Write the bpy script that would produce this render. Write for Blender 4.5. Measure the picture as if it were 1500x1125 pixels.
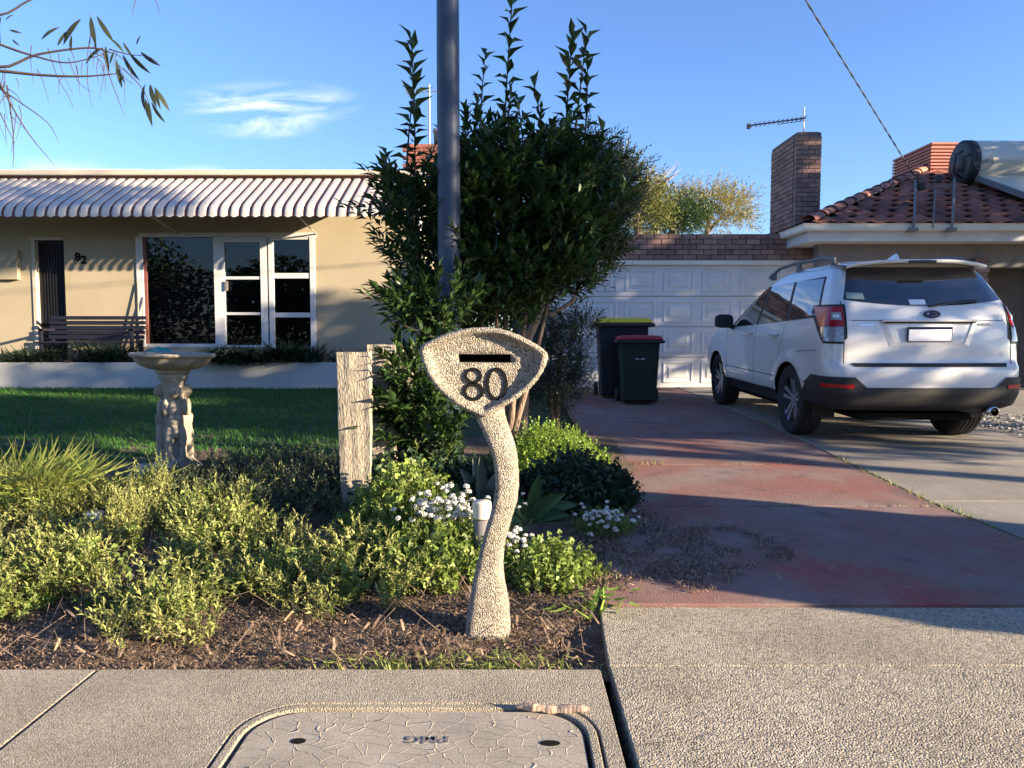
import bpy, bmesh, math, random
import numpy as np
from mathutils import Vector, Matrix, Euler, noise
R = math.radians
rnd = random.Random(7)
nrs = np.random.RandomState(5)
for o in list(bpy.data.objects): bpy.data.objects.remove(o)
scene = bpy.context.scene
COL = scene.collection

# ------------------------------------------------------------------ camera
FPX, PITCH, CAMZ = 1110.0, R(3.7), 1.2
cam_d = bpy.data.cameras.new('camera'); cam = bpy.data.objects.new('camera', cam_d); COL.objects.link(cam)
cam.location = (0, 0, CAMZ); cam.rotation_euler = (R(90) - PITCH, 0, 0)
cam_d.sensor_width = 36; cam_d.lens = FPX / 1500 * 36; cam_d.clip_end = 2000; cam_d.clip_start = .05
scene.camera = cam
# ------------------------------------------------------------------ light
SUN_TRAVEL = Vector((-1, .40, -.235)).normalized()
SUN_EL = math.asin(-SUN_TRAVEL.z); SUN_AZ = math.atan2(-SUN_TRAVEL.x, -SUN_TRAVEL.y)
sd = bpy.data.lights.new('sun', 'SUN'); sd.energy = 5.0; sd.angle = R(.6); sd.color = (1, .81, .56)
sun = bpy.data.objects.new('sun', sd); COL.objects.link(sun)
sun.rotation_euler = SUN_TRAVEL.to_track_quat('-Z', 'Y').to_euler(); sun.location = (20, -8, 12)
world = bpy.data.worlds.new('World'); scene.world = world; world.use_nodes = True
SKY_STRENGTH = .07
def build_world():
    nt = world.node_tree; N = nt.nodes; L = nt.links; N.clear()
    out = N.new('ShaderNodeOutputWorld'); bg = N.new('ShaderNodeBackground'); bg.inputs[1].default_value = SKY_STRENGTH
    sky = N.new('ShaderNodeTexSky'); sky.sky_type = 'NISHITA'; sky.sun_disc = False
    sky.sun_elevation = SUN_EL; sky.sun_rotation = SUN_AZ; sky.air_density = 1.0; sky.dust_density = .3; sky.ozone_density = 2.5
    tc = N.new('ShaderNodeTexCoord'); sep = N.new('ShaderNodeSeparateXYZ'); L.new(tc.outputs['Generated'], sep.inputs[0])
    def m(op, a, b=None):
        n = N.new('ShaderNodeMath'); n.operation = op
        for i, x in enumerate((a, b)):
            if x is None: continue
            if isinstance(x, (int, float)): n.inputs[i].default_value = x
            else: L.new(x, n.inputs[i])
        return n.outputs[0]
    yy = m('MAXIMUM', sep.outputs[1], .02)
    u = m('DIVIDE', sep.outputs[0], yy); v = m('DIVIDE', sep.outputs[2], yy)
    cmb = N.new('ShaderNodeCombineXYZ'); L.new(m('MULTIPLY', u, 3.0), cmb.inputs[0]); L.new(m('MULTIPLY', v, 13.0), cmb.inputs[1])
    nz = N.new('ShaderNodeTexNoise'); nz.inputs['Scale'].default_value = 2.3; nz.inputs['Detail'].default_value = 6; nz.inputs['Roughness'].default_value = .62; nz.inputs['Distortion'].default_value = .7
    L.new(cmb.outputs[0], nz.inputs['Vector'])
    tot = None
    for (u0, v0, ru, rv, g) in ((-.315, .298, .135, .034, 1.0), (-.33, .268, .09, .018, .8), (-.62, .205, .19, .030, .7), (-.42, .212, .06, .015, .4)):
        e = m('ADD', m('POWER', m('DIVIDE', m('SUBTRACT', u, u0), ru), 2.0), m('POWER', m('DIVIDE', m('SUBTRACT', v, v0), rv), 2.0))
        k = m('MULTIPLY', m('POWER', m('MAXIMUM', m('SUBTRACT', 1.0, e), 0.0), 1.5), g)
        tot = k if tot is None else m('ADD', tot, k)
    f = m('MULTIPLY', tot, m('MULTIPLY', m('MAXIMUM', m('SUBTRACT', nz.outputs[0], .42), 0.0), 4.0))
    f = m('MULTIPLY', m('MINIMUM', f, .85), m('GREATER_THAN', sep.outputs[1], .05))
    tn = N.new('ShaderNodeMix'); tn.data_type = 'RGBA'; tn.blend_type = 'MULTIPLY'; tn.inputs[0].default_value = 1; tn.inputs[7].default_value = (.82, .96, 1.32, 1); L.new(sky.outputs[0], tn.inputs[6])
    mix = N.new('ShaderNodeMix'); mix.data_type = 'RGBA'
    L.new(f, mix.inputs[0]); L.new(tn.outputs[2], mix.inputs[6]); mix.inputs[7].default_value = (5.0, 5.3, 5.7, 1)
    L.new(mix.outputs[2], bg.inputs[0]); L.new(bg.outputs[0], out.inputs[0])
build_world()
vs = scene.view_settings; vs.view_transform = 'Standard'; vs.look = 'None'; vs.gamma = 1; vs.exposure = 1.9; vs.use_curve_mapping = False
scene.render.engine = 'CYCLES'

# ------------------------------------------------------------------ helpers
def ray(px, py):
    u = (px - 750) / FPX; v = (py - 562.5) / FPX
    return Vector((u, math.cos(PITCH) - v * math.sin(PITCH), -math.sin(PITCH) - v * math.cos(PITCH)))
def pt(px, py, Y):
    d = ray(px, py); t = Y / d.y
    return Vector((d.x * t, Y, CAMZ + d.z * t))
def gz(y):
    if y < 3.2: return 0.0
    if y < 7.6: return .045 * (y - 3.2)
    if y < 12.8: return .198 + .022 * (y - 7.6)
    return .3124
def gp(px, py):
    d = ray(px, py); z = 0.0
    for _ in range(30):
        t = (z - CAMZ) / d.z; z = gz(d.y * t)
    return Vector((d.x * t, d.y * t, z))
W = {}
def link(o, parent=None, M=None):
    COL.objects.link(o); M = M or Matrix.Identity(4)
    if parent is not None:
        o.parent = parent; o.matrix_parent_inverse = W[parent].inverted()
    o.matrix_basis = M; W[o] = M
    return o
def tag(o, label=None, cat=None, group=None, kind=None):
    if label: o['label'] = label
    if cat: o['category'] = cat
    if group: o['group'] = group
    if kind: o['kind'] = kind
    return o
def thing(name, label, cat, loc=(0, 0, 0), group=None):
    o = bpy.data.objects.new(name, None); o.empty_display_size = .1
    return tag(link(o, None, Matrix.Translation(Vector(loc))), label, cat, group)
class MB:
    def __init__(s): s.v = []; s.f = []
    def add(s, vs, fs):
        n = len(s.v); s.v += [tuple(v) for v in vs]; s.f += [tuple(i + n for i in f) for f in fs]; return s
    def box(s, x0, x1, y0, y1, z0, z1, M=None):
        vs = [Vector((x, y, z)) for z in (z0, z1) for y in (y0, y1) for x in (x0, x1)]
        if M: vs = [M @ v for v in vs]
        return s.add(vs, [(0, 2, 3, 1), (4, 5, 7, 6), (0, 1, 5, 4), (2, 6, 7, 3), (0, 4, 6, 2), (1, 3, 7, 5)])
    def loft(s, rings, cap=True, closed=True):
        n = len(rings[0]); vs = [p for r in rings for p in r]; fs = []
        for i in range(len(rings) - 1):
            for j in range(n if closed else n - 1):
                k = (j + 1) % n; fs.append((i * n + j, i * n + k, (i + 1) * n + k, (i + 1) * n + j))
        if cap: fs.append(tuple(range(n))[::-1]); fs.append(tuple((len(rings) - 1) * n + j for j in range(n)))
        return s.add(vs, fs)
    def tube(s, pts, r, n=8, cap=True):
        pts = [Vector(p) for p in pts]; rs = r if isinstance(r, (list, tuple)) else [r] * len(pts); rings = []
        t0 = (pts[1] - pts[0]).normalized(); a = t0.orthogonal().normalized()
        for i, p in enumerate(pts):
            t = (pts[min(i + 1, len(pts) - 1)] - pts[max(i - 1, 0)]).normalized()
            a = (a - t * a.dot(t)).normalized(); b = t.cross(a)
            rings.append([p + (a * math.cos(2 * math.pi * k / n) + b * math.sin(2 * math.pi * k / n)) * rs[i] for k in range(n)])
        return s.loft(rings, cap)
    def lathe(s, prof, c=(0, 0, 0), n=32, M=None, cap=True):
        rings = []
        for (r, z) in prof:
            ring = [Vector((r * math.cos(2 * math.pi * k / n), r * math.sin(2 * math.pi * k / n), z)) for k in range(n)]
            rings.append([(M @ p if M else p) + Vector(c) for p in ring])
        return s.loft(rings, cap)
    def ell(s, c, r, n=12, m=8, M=None):
        rings = []
        for i in range(1, m):
            th = math.pi * i / m
            ring = [Vector((r[0] * math.sin(th) * math.cos(2 * math.pi * k / n), r[1] * math.sin(th) * math.sin(2 * math.pi * k / n), -r[2] * math.cos(th))) for k in range(n)]
            rings.append([(M @ p if M else p) + Vector(c) for p in ring])
        return s.loft(rings, True)
    def grid(s, fn, nu, nv):
        vs = [fn(i / nu, j / nv) for j in range(nv + 1) for i in range(nu + 1)]
        fs = [(j * (nu + 1) + i, j * (nu + 1) + i + 1, (j + 1) * (nu + 1) + i + 1, (j + 1) * (nu + 1) + i) for j in range(nv) for i in range(nu)]
        return s.add(vs, fs)
    def prism(s, poly, y0, y1):   # poly of (x,z) extruded along y
        n = len(poly)
        return s.add([(x, y0, z) for x, z in poly] + [(x, y1, z) for x, z in poly],
                     [tuple(range(n)), tuple(range(2 * n - 1, n - 1, -1))] + [(i, i + n, (i + 1) % n + n, (i + 1) % n) for i in range(n)])
    def mesh(s, name, mat, smooth=False):
        me = bpy.data.meshes.new(name); me.from_pydata(s.v, [], s.f); me.update()
        if mat: me.materials.append(mat)
        bm = bmesh.new(); bm.from_mesh(me); bmesh.ops.recalc_face_normals(bm, faces=bm.faces); bm.to_mesh(me); bm.free()
        if smooth:
            me.polygons.foreach_set('use_smooth', [True] * len(me.polygons))
        return me
    def build(s, name, mat, parent=None, smooth=False, bevel=0, M=None, seg=2):
        o = bpy.data.objects.new(name, s.mesh(name, mat, smooth)); link(o, parent, M)
        if bevel:
            b = o.modifiers.new('bevel', 'BEVEL'); b.width = bevel; b.segments = seg; b.limit_method = 'ANGLE'; b.angle_limit = R(40)
        if smooth == 'auto':
            b = o.modifiers.new('wn', 'WEIGHTED_NORMAL')
        return o
def place(me, name, M, parent=None):
    return link(bpy.data.objects.new(name, me), parent, M)
def text_mesh(txt, size, depth, mat, bold=0):
    cu = bpy.data.curves.new('lettering', 'FONT'); cu.body = txt; cu.size = size; cu.extrude = depth; cu.offset = bold
    cu.align_x = 'CENTER'; cu.align_y = 'CENTER'
    t = bpy.data.objects.new('lettering', cu); COL.objects.link(t)
    me = bpy.data.meshes.new_from_object(t.evaluated_get(bpy.context.evaluated_depsgraph_get()))
    bpy.data.objects.remove(t); me.materials.clear(); me.materials.append(mat)
    return me

# ------------------------------------------------------------------ materials
def pm(name, c1, c2=None, rough=.6, scale=4, detail=6, lo=.35, hi=.65, bump=0, bscale=80, bdist=.01, metal=0, spec=.5, rand=0,
       spots=None, coat=0, coords='pos', stretch=None, translucent=0, tint=0, voro=0, vscale=60, layer=None):
    m = bpy.data.materials.new(name); m.use_nodes = True; nt = m.node_tree; N = nt.nodes; L = nt.links
    b = N['Principled BSDF']; out = N['Material Output']
    b.inputs['Roughness'].default_value = rough; b.inputs['Metallic'].default_value = metal; b.inputs['Specular IOR Level'].default_value = spec
    b.inputs['Coat Weight'].default_value = coat; b.inputs['Coat Roughness'].default_value = .04
    if coords == 'pos': src = N.new('ShaderNodeNewGeometry').outputs['Position']
    else: src = N.new('ShaderNodeTexCoord').outputs['Object']
    if stretch:
        mp = N.new('ShaderNodeMapping'); mp.inputs['Scale'].default_value = stretch; L.new(src, mp.inputs[0]); src = mp.outputs[0]
    def noise_(sc, det=6, dist=0):
        n = N.new('ShaderNodeTexNoise'); n.inputs['Scale'].default_value = sc; n.inputs['Detail'].default_value = det; n.inputs['Distortion'].default_value = dist
        L.new(src, n.inputs['Vector']); return n.outputs[0]
    def ramp(f, a, bb):
        r = N.new('ShaderNodeMapRange'); r.inputs[1].default_value = a; r.inputs[2].default_value = bb; r.clamp = True; L.new(f, r.inputs[0]); return r.outputs[0]
    def mix(f, a, bb, mode='MIX'):
        x = N.new('ShaderNodeMix'); x.data_type = 'RGBA'; x.blend_type = mode
        for i, q in ((0, f), (6, a), (7, bb)):
            if isinstance(q, (int, float)): x.inputs[i].default_value = q
            elif isinstance(q, tuple): x.inputs[i].default_value = (*q[:3], 1)
            else: L.new(q, x.inputs[i])
        return x.outputs[2]
    col = None
    if c2 is not None: col = mix(ramp(noise_(scale, detail), lo, hi), c1, c2)
    else: col = mix(0.0, c1, c1)
    if spots:
        for (c3, sc, a, bb, amt) in spots:
            f = ramp(noise_(sc, 4, .3), a, bb)
            mm = N.new('ShaderNodeMath'); mm.operation = 'MULTIPLY'; L.new(f, mm.inputs[0]); mm.inputs[1].default_value = amt
            col = mix(mm.outputs[0], col, c3)
    if voro:
        vo = N.new('ShaderNodeTexVoronoi'); vo.inputs['Scale'].default_value = vscale; L.new(src, vo.inputs['Vector'])
        hs = N.new('ShaderNodeSeparateColor'); L.new(vo.outputs['Color'], hs.inputs[0])
        r = ramp(hs.outputs[0], 0, 1)
        mr = N.new('ShaderNodeMapRange'); mr.inputs[3].default_value = 1 - voro; mr.inputs[4].default_value = 1 + voro; L.new(r, mr.inputs[0])
        col = mix(1.0, col, mr.outputs[0], 'MULTIPLY')
    if rand:
        oi = N.new('ShaderNodeObjectInfo'); mr = N.new('ShaderNodeMapRange'); mr.inputs[3].default_value = 1 - rand; mr.inputs[4].default_value = 1 + rand
        L.new(oi.outputs['Random'], mr.inputs[0]); col = mix(1.0, col, mr.outputs[0], 'MULTIPLY')
    if tint:
        at = N.new('ShaderNodeAttribute'); at.attribute_name = 'tint'; mr = N.new('ShaderNodeMapRange'); mr.inputs[3].default_value = 1 - tint; mr.inputs[4].default_value = 1 + tint
        L.new(at.outputs['Fac'], mr.inputs[0]); col = mix(1.0, col, mr.outputs[0], 'MULTIPLY')
    L.new(col, b.inputs['Base Color'])
    if bump:
        h = noise_(bscale, 5)
        if voro:
            ad = N.new('ShaderNodeMath'); ad.operation = 'SUBTRACT'; L.new(h, ad.inputs[0]); L.new(vo.outputs['Distance'], ad.inputs[1]); h = ad.outputs[0]
        bp = N.new('ShaderNodeBump'); bp.inputs['Strength'].default_value = bump; bp.inputs['Distance'].default_value = bdist
        L.new(h, bp.inputs['Height']); L.new(bp.outputs[0], b.inputs['Normal'])
    if translucent:
        tr = N.new('ShaderNodeBsdfTranslucent'); L.new(col, tr.inputs[0]); ms = N.new('ShaderNodeMixShader'); ms.inputs[0].default_value = translucent
        L.new(b.outputs[0], ms.inputs[1]); L.new(tr.outputs[0], ms.inputs[2]); L.new(ms.outputs[0], out.inputs[0])
    return m
def glass_mat(name, tint=(.7, .75, .8), refl=.0):
    m = bpy.data.materials.new(name); m.use_nodes = True; nt = m.node_tree; N = nt.nodes; L = nt.links; N.remove(N['Principled BSDF'])
    t = N.new('ShaderNodeBsdfTransparent'); t.inputs[0].default_value = (*tint, 1); g = N.new('ShaderNodeBsdfGlossy'); g.inputs['Roughness'].default_value = .01
    f = N.new('ShaderNodeFresnel'); f.inputs[0].default_value = 1.45; a = N.new('ShaderNodeMath'); a.operation = 'ADD'; L.new(f.outputs[0], a.inputs[0]); a.inputs[1].default_value = refl
    mx = N.new('ShaderNodeMixShader'); L.new(a.outputs[0], mx.inputs[0]); L.new(t.outputs[0], mx.inputs[1]); L.new(g.outputs[0], mx.inputs[2]); L.new(mx.outputs[0], N['Material Output'].inputs[0])
    return m
M_ = {}
M_['soil'] = pm('soil', (.10, .065, .042), (.19, .135, .09), .95, 9, bump=.9, bscale=60, bdist=.03, spots=[((.035, .02, .014), 25, .5, .7, .8)])
M_['concrete'] = pm('concrete', (.355, .305, .23), (.435, .38, .295), .9, 3.5, voro=.30, vscale=210, bump=.9, bscale=190, bdist=.008, spots=[((.27, .24, .20), 1.3, .5, .75, .6), ((.20, .175, .145), 60, .56, .68, .7), ((.24, .21, .17), 7, .58, .74, .5), ((.15, .13, .105), 2.4, .63, .70, .55), ((.48, .44, .37), 16, .63, .72, .5)])
M_['concrete_agg'] = pm('concrete_aggregate', (.40, .345, .26), (.49, .43, .335), .92, 3, voro=.42, vscale=150, bump=1.0, bscale=150, bdist=.010, spots=[((.19, .165, .135), 1.1, .5, .8, .5), ((.17, .15, .125), 55, .54, .66, .8), ((.26, .23, .19), 5, .58, .74, .5), ((.17, .145, .115), 1.9, .64, .72, .5), ((.54, .50, .43), 14, .65, .74, .5)])
M_['lid'] = None
M_['red_drive'] = pm('red_painted_concrete', (.25, .105, .085), (.235, .145, .125), .85, 1.6, voro=.16, vscale=170, bump=.6, bscale=160, bdist=.006, spots=[((.25, .195, .175), 2.2, .46, .66, .8), ((.34, .055, .045), .9, .58, .70, .8), ((.12, .08, .075), 5, .56, .75, .7), ((.07, .055, .055), 1.7, .62, .72, .6), ((.30, .25, .22), 22, .62, .72, .5)])
M_['grey_drive'] = pm('grey_drive_concrete', (.25, .225, .19), (.31, .28, .24), .88, 2, voro=.18, vscale=170, bump=.6, bscale=160, bdist=.006, spots=[((.17, .15, .13), 2.2, .5, .7, .6)])
M_['asphalt'] = pm('asphalt', (.045, .045, .047), (.06, .06, .06), .9, 20, bump=.6, bscale=200)
M_['lawn_soil'] = pm('lawn_soil', (.02, .05, .012), (.03, .062, .016), .95, 8, bump=.6, bscale=70, bdist=.02)
M_['grass'] = pm('grass_blades', (.03, .115, .015), (.055, .155, .022), .6, 1.3, tint=.4, translucent=.25, spec=.3)
M_['pebble'] = pm('pebbledash', (.36, .315, .25), (.45, .40, .325), .9, 7, voro=.5, vscale=165, bump=1.0, bscale=170, bdist=.012, spots=[((.30, .26, .21), 4, .5, .75, .5)])
M_['black'] = pm('black_enamel', (.008, .008, .009), rough=.8, spec=.15)
M_['void'] = pm('dark_void', (.012, .011, .010), rough=.95, spec=.1)
M_['post'] = pm('weathered_timber', (.37, .32, .245), (.30, .26, .205), .95, 8, stretch=(3, 3, 1.2), bump=.8, bscale=30, bdist=.012, spots=[((.17, .14, .11), 26, .54, .66, .7), ((.46, .42, .35), 14, .55, .7, .6), ((.20, .165, .13), 5, .52, .7, .6)])
M_['stone'] = pm('cast_stone', (.37, .325, .255), (.27, .235, .185), .92, 7, bump=.6, bscale=90, bdist=.008, spots=[((.15, .13, .10), 9, .52, .72, .6)])
M_['pole'] = pm('pole_paint', (.032, .048, .085), (.042, .06, .10), .5, 5, bump=.15, bscale=120, spots=[((.09, .105, .14), 14, .6, .75, .4)])
M_['render_cream'] = pm('cream_render', (.345, .29, .20), (.38, .325, .23), .92, 1.2, bump=.35, bscale=120, bdist=.006)
M_['white_render'] = pm('white_render', (.45, .44, .42), (.52, .51, .485), .9, 1.7, bump=.4, bscale=80, bdist=.006, spots=[((.40, .39, .36), 2.5, .58, .8, .6)])
M_['white_paint'] = pm('white_paint', (.58, .58, .59), (.53, .53, .54), .5, 3, bump=.1, bscale=60)
M_['cream_metal'] = pm('cream_sheet_metal', (.43, .41, .39), (.48, .46, .44), .5, 3, bump=.08, bscale=40, spots=[((.42, .40, .38), 5, .58, .8, .4)])
M_['brown_strip'] = pm('brown_sheet_metal', (.17, .06, .05), (.21, .08, .065), .55, 5)
M_['fascia'] = pm('beige_fascia', (.46, .41, .33), (.50, .45, .37), .6, 3)
M_['glass'] = glass_mat('window_glass')
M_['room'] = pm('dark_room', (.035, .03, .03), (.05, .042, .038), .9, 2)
M_['blind'] = pm('timber_blind', (.16, .085, .06), (.12, .06, .045), .6, 3)
M_['door'] = pm('dark_screen_door', (.012, .011, .016), (.018, .016, .022), .6, 20)
M_['bench'] = pm('bench_slats', (.008, .008, .018), (.012, .012, .024), .5, 6)
M_['brick'] = pm('brown_brick', (.26, .165, .135), (.20, .125, .11), .9, 14, rand=.30, bump=.5, bscale=90, bdist=.006, spots=[((.11, .075, .07), 20, .55, .7, .6)])
M_['mortar'] = pm('mortar', (.10, .085, .08), (.14, .12, .11), .95, 30, bump=.5, bscale=120)
M_['tile'] = pm('terracotta_tile', (.33, .115, .07), (.24, .085, .06), .85, 5, rand=.35, bump=.5, bscale=50, bdist=.01, spots=[((.07, .045, .045), 3.2, .50, .66, .85), ((.40, .20, .14), 9, .6, .75, .5)])
M_['ridge'] = pm('ridge_tile', (.42, .17, .11), (.33, .13, .09), .85, 7, rand=.2, bump=.4, bscale=60, spots=[((.12, .08, .08), 4, .54, .7, .6)])
M_['gutter'] = pm('cream_gutter', (.60, .58, .50), (.66, .64, .56), .45, 2)
M_['cooler'] = pm('terracotta_plastic', (.40, .14, .095), (.44, .16, .11), .6, 5)
M_['tank'] = pm('cream_tank', (.60, .55, .44), (.64, .59, .48), .35, 1.5, metal=.2)
M_['dark_plastic'] = pm('dark_plastic', (.018, .019, .021), (.025, .026, .028), .55, 30)
M_['alu'] = pm('aluminium', (.33, .33, .33), rough=.5, metal=.6)
M_['steel'] = pm('grey_pipe', (.16, .15, .15), (.2, .18, .17), .6, 8)
M_['bin'] = pm('bin_green', (.008, .018, .014), (.012, .024, .019), .5, 9)
M_['bin2'] = pm('bin_dark', (.012, .013, .020), (.016, .017, .026), .5, 9)
M_['yellow'] = pm('yellow_lid', (.78, .52, .02), (.70, .46, .02), .5, 6)
M_['redlid'] = pm('red_lid', (.42, .012, .025), (.36, .012, .022), .5, 6)
M_['pvc'] = pm('pvc_cap', (.62, .60, .52), (.55, .53, .46), .6, 12)
M_['paint'] = pm('pearl_white_paint', (.74, .73, .70), rough=.32, coat=1.0, spec=.5)
M_['car_black'] = pm('black_cladding', (.016, .017, .019), (.022, .022, .024), .6, 40)
M_['car_glass'] = pm('tinted_glass', (.008, .010, .014), rough=.03, spec=.9, coat=1)
M_['tyre'] = pm('tyre_rubber', (.018, .018, .018), (.028, .027, .026), .85, 30)
M_['rim'] = pm('machined_rim', (.55, .55, .58), rough=.35, metal=.8)
M_['rim_dark'] = pm('dark_rim', (.02, .02, .022), rough=.5)
M_['lamp_red'] = pm('red_lens', (.45, .010, .016), rough=.2, coat=.25, spec=.4)
M_['lamp_clear'] = pm('clear_lens', (.42, .42, .44), (.25, .25, .27), .12, 60, coat=1, spec=.8)
M_['chrome'] = pm('chrome', (.75, .75, .77), rough=.15, metal=1)
M_['badge'] = pm('badge_blue', (.012, .018, .06), rough=.15, coat=1)
M_['plate'] = pm('plate_white', (.9, .9, .9), rough=.5)
M_['sticker'] = pm('sticker', (.45, .52, .44), (.25, .35, .26), .5, 60)
M_['bark'] = pm('bark', (.26, .19, .14), (.17, .12, .09), .95, 12, stretch=(3, 3, .7), bump=.9, bscale=30, bdist=.02)
M_['pale_bark'] = pm('pale_bark', (.42, .31, .23), (.30, .22, .17), .95, 12, stretch=(3, 3, .7), bump=.8, bscale=30, bdist=.01)
M_['twig'] = pm('dark_twig', (.05, .035, .028), (.08, .055, .04), .9, 12)
def leafmat(name, a, b, tr=.28, rough=.45, tint=.45, sp=.45): return pm(name, a, b, rough, 5, tint=tint, translucent=tr, spec=sp)
M_['bay'] = leafmat('bay_leaf', (.030, .066, .020), (.052, .098, .027), .18, .38, .6)
M_['bayobj'] = pm('bay_leaf_single', (.026, .06, .02), (.044, .085, .024), .38, 5, rand=.4, translucent=.18)
M_['fine'] = leafmat('fine_leaf', (.060, .080, .045), (.085, .105, .055), .2)
M_['rosemary'] = leafmat('rosemary_leaf', (.022, .04, .022), (.035, .055, .03), .1)
M_['gcover'] = leafmat('groundcover_leaf', (.185, .225, .058), (.32, .325, .11), .25, .6, .65)
M_['gcover2'] = leafmat('clover_leaf', (.16, .23, .045), (.23, .30, .07), .3, .5)
M_['lime'] = leafmat('lime_leaf', (.17, .28, .035), (.22, .33, .05), .3, .5)
M_['strap'] = leafmat('strap_leaf', (.17, .24, .045), (.26, .27, .07), .3, .5)
M_['agave'] = pm('agave_leaf', (.055, .115, .04), (.075, .15, .05), .45, 4, rand=.25, stretch=(6, 6, 1))
M_['agave_grey'] = pm('agave_grey', (.13, .17, .13), (.17, .21, .16), .5, 4, rand=.2)
M_['petal'] = pm('white_petal', (.78, .77, .74), rough=.7, tint=.1, translucent=.2)
M_['mulch'] = pm('mulch', (.15, .095, .062), (.27, .19, .13), .9, 30, tint=.75)
M_['gum'] = pm('gum_leaf', (.022, .032, .016), (.04, .05, .022), .5, 5, rand=.4, translucent=.2)
M_['yellow_tree'] = leafmat('yellow_foliage', (.26, .22, .05), (.32, .27, .08), .35, .6)
M_['olive_tree'] = leafmat('olive_foliage', (.15, .17, .045), (.2, .2, .06), .3, .6)
M_['shade_tree'] = leafmat('street_tree_leaf', (.05, .09, .025), (.07, .11, .03), .2)
M_['agap'] = leafmat('border_leaf', (.022, .048, .020), (.03, .06, .025), .12)
M_['redflower'] = pm('red_flower', (.5, .02, .03), rough=.6)
M_['rock'] = pm('limestone', (.42, .40, .35), (.32, .30, .26), .95, 6, bump=.8, bscale=30, bdist=.02)
M_['wire'] = pm('wire', (.02, .02, .022), rough=.6)
M_['teal'] = pm('teal_plastic', (.03, .28, .36), rough=.4)

# ------------------------------------------------------------------ foliage tools
LEAF = (np.array([(0, 0, 0), (-1, .42, .12), (0, .5, 0), (1, .42, .12), (0, 1, -.12)], float), [(0, 2, 1), (0, 3, 2), (1, 2, 4), (2, 3, 4)])
BLADE = (np.array([(-1, 0, 0), (1, 0, 0), (-.7, .55, .06), (.7, .55, .06), (0, 1, .28)], float), [(0, 1, 3), (0, 3, 2), (2, 3, 4)])
CHIP = (np.array([(-1, -.5, 0), (1, -.5, 0), (1, 0, .35), (-1, 0, .35), (.6, .5, 0), (-.6, .5, 0)], float), [(0, 1, 2), (0, 2, 3), (3, 2, 4), (3, 4, 5)])
TREF = (np.array([(0, 0, 0), (-.5, .45, .1), (0, .95, .0), (.5, .45, .1), (.95, -.1, .06), (.55, -.65, .0), (-.55, -.65, 0), (-.95, -.1, .06)], float),
        [(0, 3, 2), (0, 2, 1), (0, 5, 4), (0, 4, 3), (0, 7, 6), (0, 1, 7)])
def frames(d, up):
    """rows of unit directions -> rotation matrices whose y axis is d"""
    d = d / np.linalg.norm(d, axis=1, keepdims=True)
    x = np.cross(d, up); nx = np.linalg.norm(x, axis=1, keepdims=True); x = np.where(nx < 1e-4, np.array([[1., 0, 0]]), x / np.maximum(nx, 1e-6))
    z = np.cross(x, d)
    return np.stack([x, d, z], axis=2)
def scatter(name, tpl, locs, dirs, ups, L, Wd, mat, parent=None, tint=None, extra=None):
    """many small pieces of one template in ONE mesh; L = length, Wd = half width"""
    tv, tf = tpl; locs = np.asarray(locs, float); n = len(locs)
    dirs = np.asarray(dirs, float); ups = np.asarray(ups, float)
    Rm = frames(dirs, ups); L = np.broadcast_to(np.asarray(L, float), (n,)); Wd = np.broadcast_to(np.asarray(Wd, float), (n,))
    S = np.stack([Wd, L, L], axis=1)
    V = (np.einsum('nij,nkj->nki', Rm, tv[None] * S[:, None, :]) + locs[:, None, :]).reshape(-1, 3)
    k = len(tv); F = (np.array(tf)[None] + (np.arange(n) * k)[:, None, None]).reshape(-1, 3)
    tt = np.repeat(nrs.rand(n) if tint is None else np.asarray(tint), k)
    if extra is not None:
        ev, ef = extra; ev = np.array(ev, float).reshape(-1, 3)
        if len(ev):
            F = np.concatenate([F, np.array(ef) + len(V)]); V = np.concatenate([V, ev]); tt = np.concatenate([tt, np.full(len(ev), .3)])
    me = bpy.data.meshes.new(name); me.vertices.add(len(V)); me.vertices.foreach_set('co', V.ravel())
    me.loops.add(F.size); me.loops.foreach_set('vertex_index', F.ravel().astype(np.int32))
    me.polygons.add(len(F)); me.polygons.foreach_set('loop_start', np.arange(0, F.size, 3, dtype=np.int32))
    at = me.attributes.new('tint', 'FLOAT', 'POINT'); at.data.foreach_set('value', tt.astype(np.float32))
    me.update(calc_edges=True); me.validate(); me.materials.append(mat)
    return link(bpy.data.objects.new(name, me), parent)
def rdirs(n, zmin=-1, zmax=1):
    z = nrs.uniform(zmin, zmax, n); a = nrs.uniform(0, 2 * np.pi, n); r = np.sqrt(np.maximum(0, 1 - z * z))
    return np.stack([r * np.cos(a), r * np.sin(a), z], axis=1)
def shoot(p0, d, length, n, lean=.0, first=.15, out=1.0):
    """alternate leaves along a gently curved stem: stem points, leaf locations, leaf directions"""
    d = Vector(d).normalized(); side = d.orthogonal().normalized(); bend = (Vector((rnd.uniform(-1, 1), rnd.uniform(-1, 1), .2))) * lean
    pts = [Vector(p0) + d * (length * t) + bend * (length * t * t) for t in (0, .25, .5, .75, 1)]
    loc, dr = [], []
    for i in range(n):
        t = first + (1 - first) * i / max(1, n - 1); q = t * 4; k = min(3, int(q)); p = pts[k].lerp(pts[k + 1], q - k); ax = (pts[k + 1] - pts[k]).normalized()
        a = i * 2.4 + rnd.uniform(-.4, .4); s2 = ax.cross(side).normalized(); rad = side * math.cos(a) + s2 * math.sin(a)
        o = out * (1.15 - .75 * t); v = (rad * o + ax * (.55 + .6 * t) + Vector((0, 0, -.12 * (1 - t)))).normalized()
        loc.append(p); dr.append(v)
    return pts, loc, dr
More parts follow.
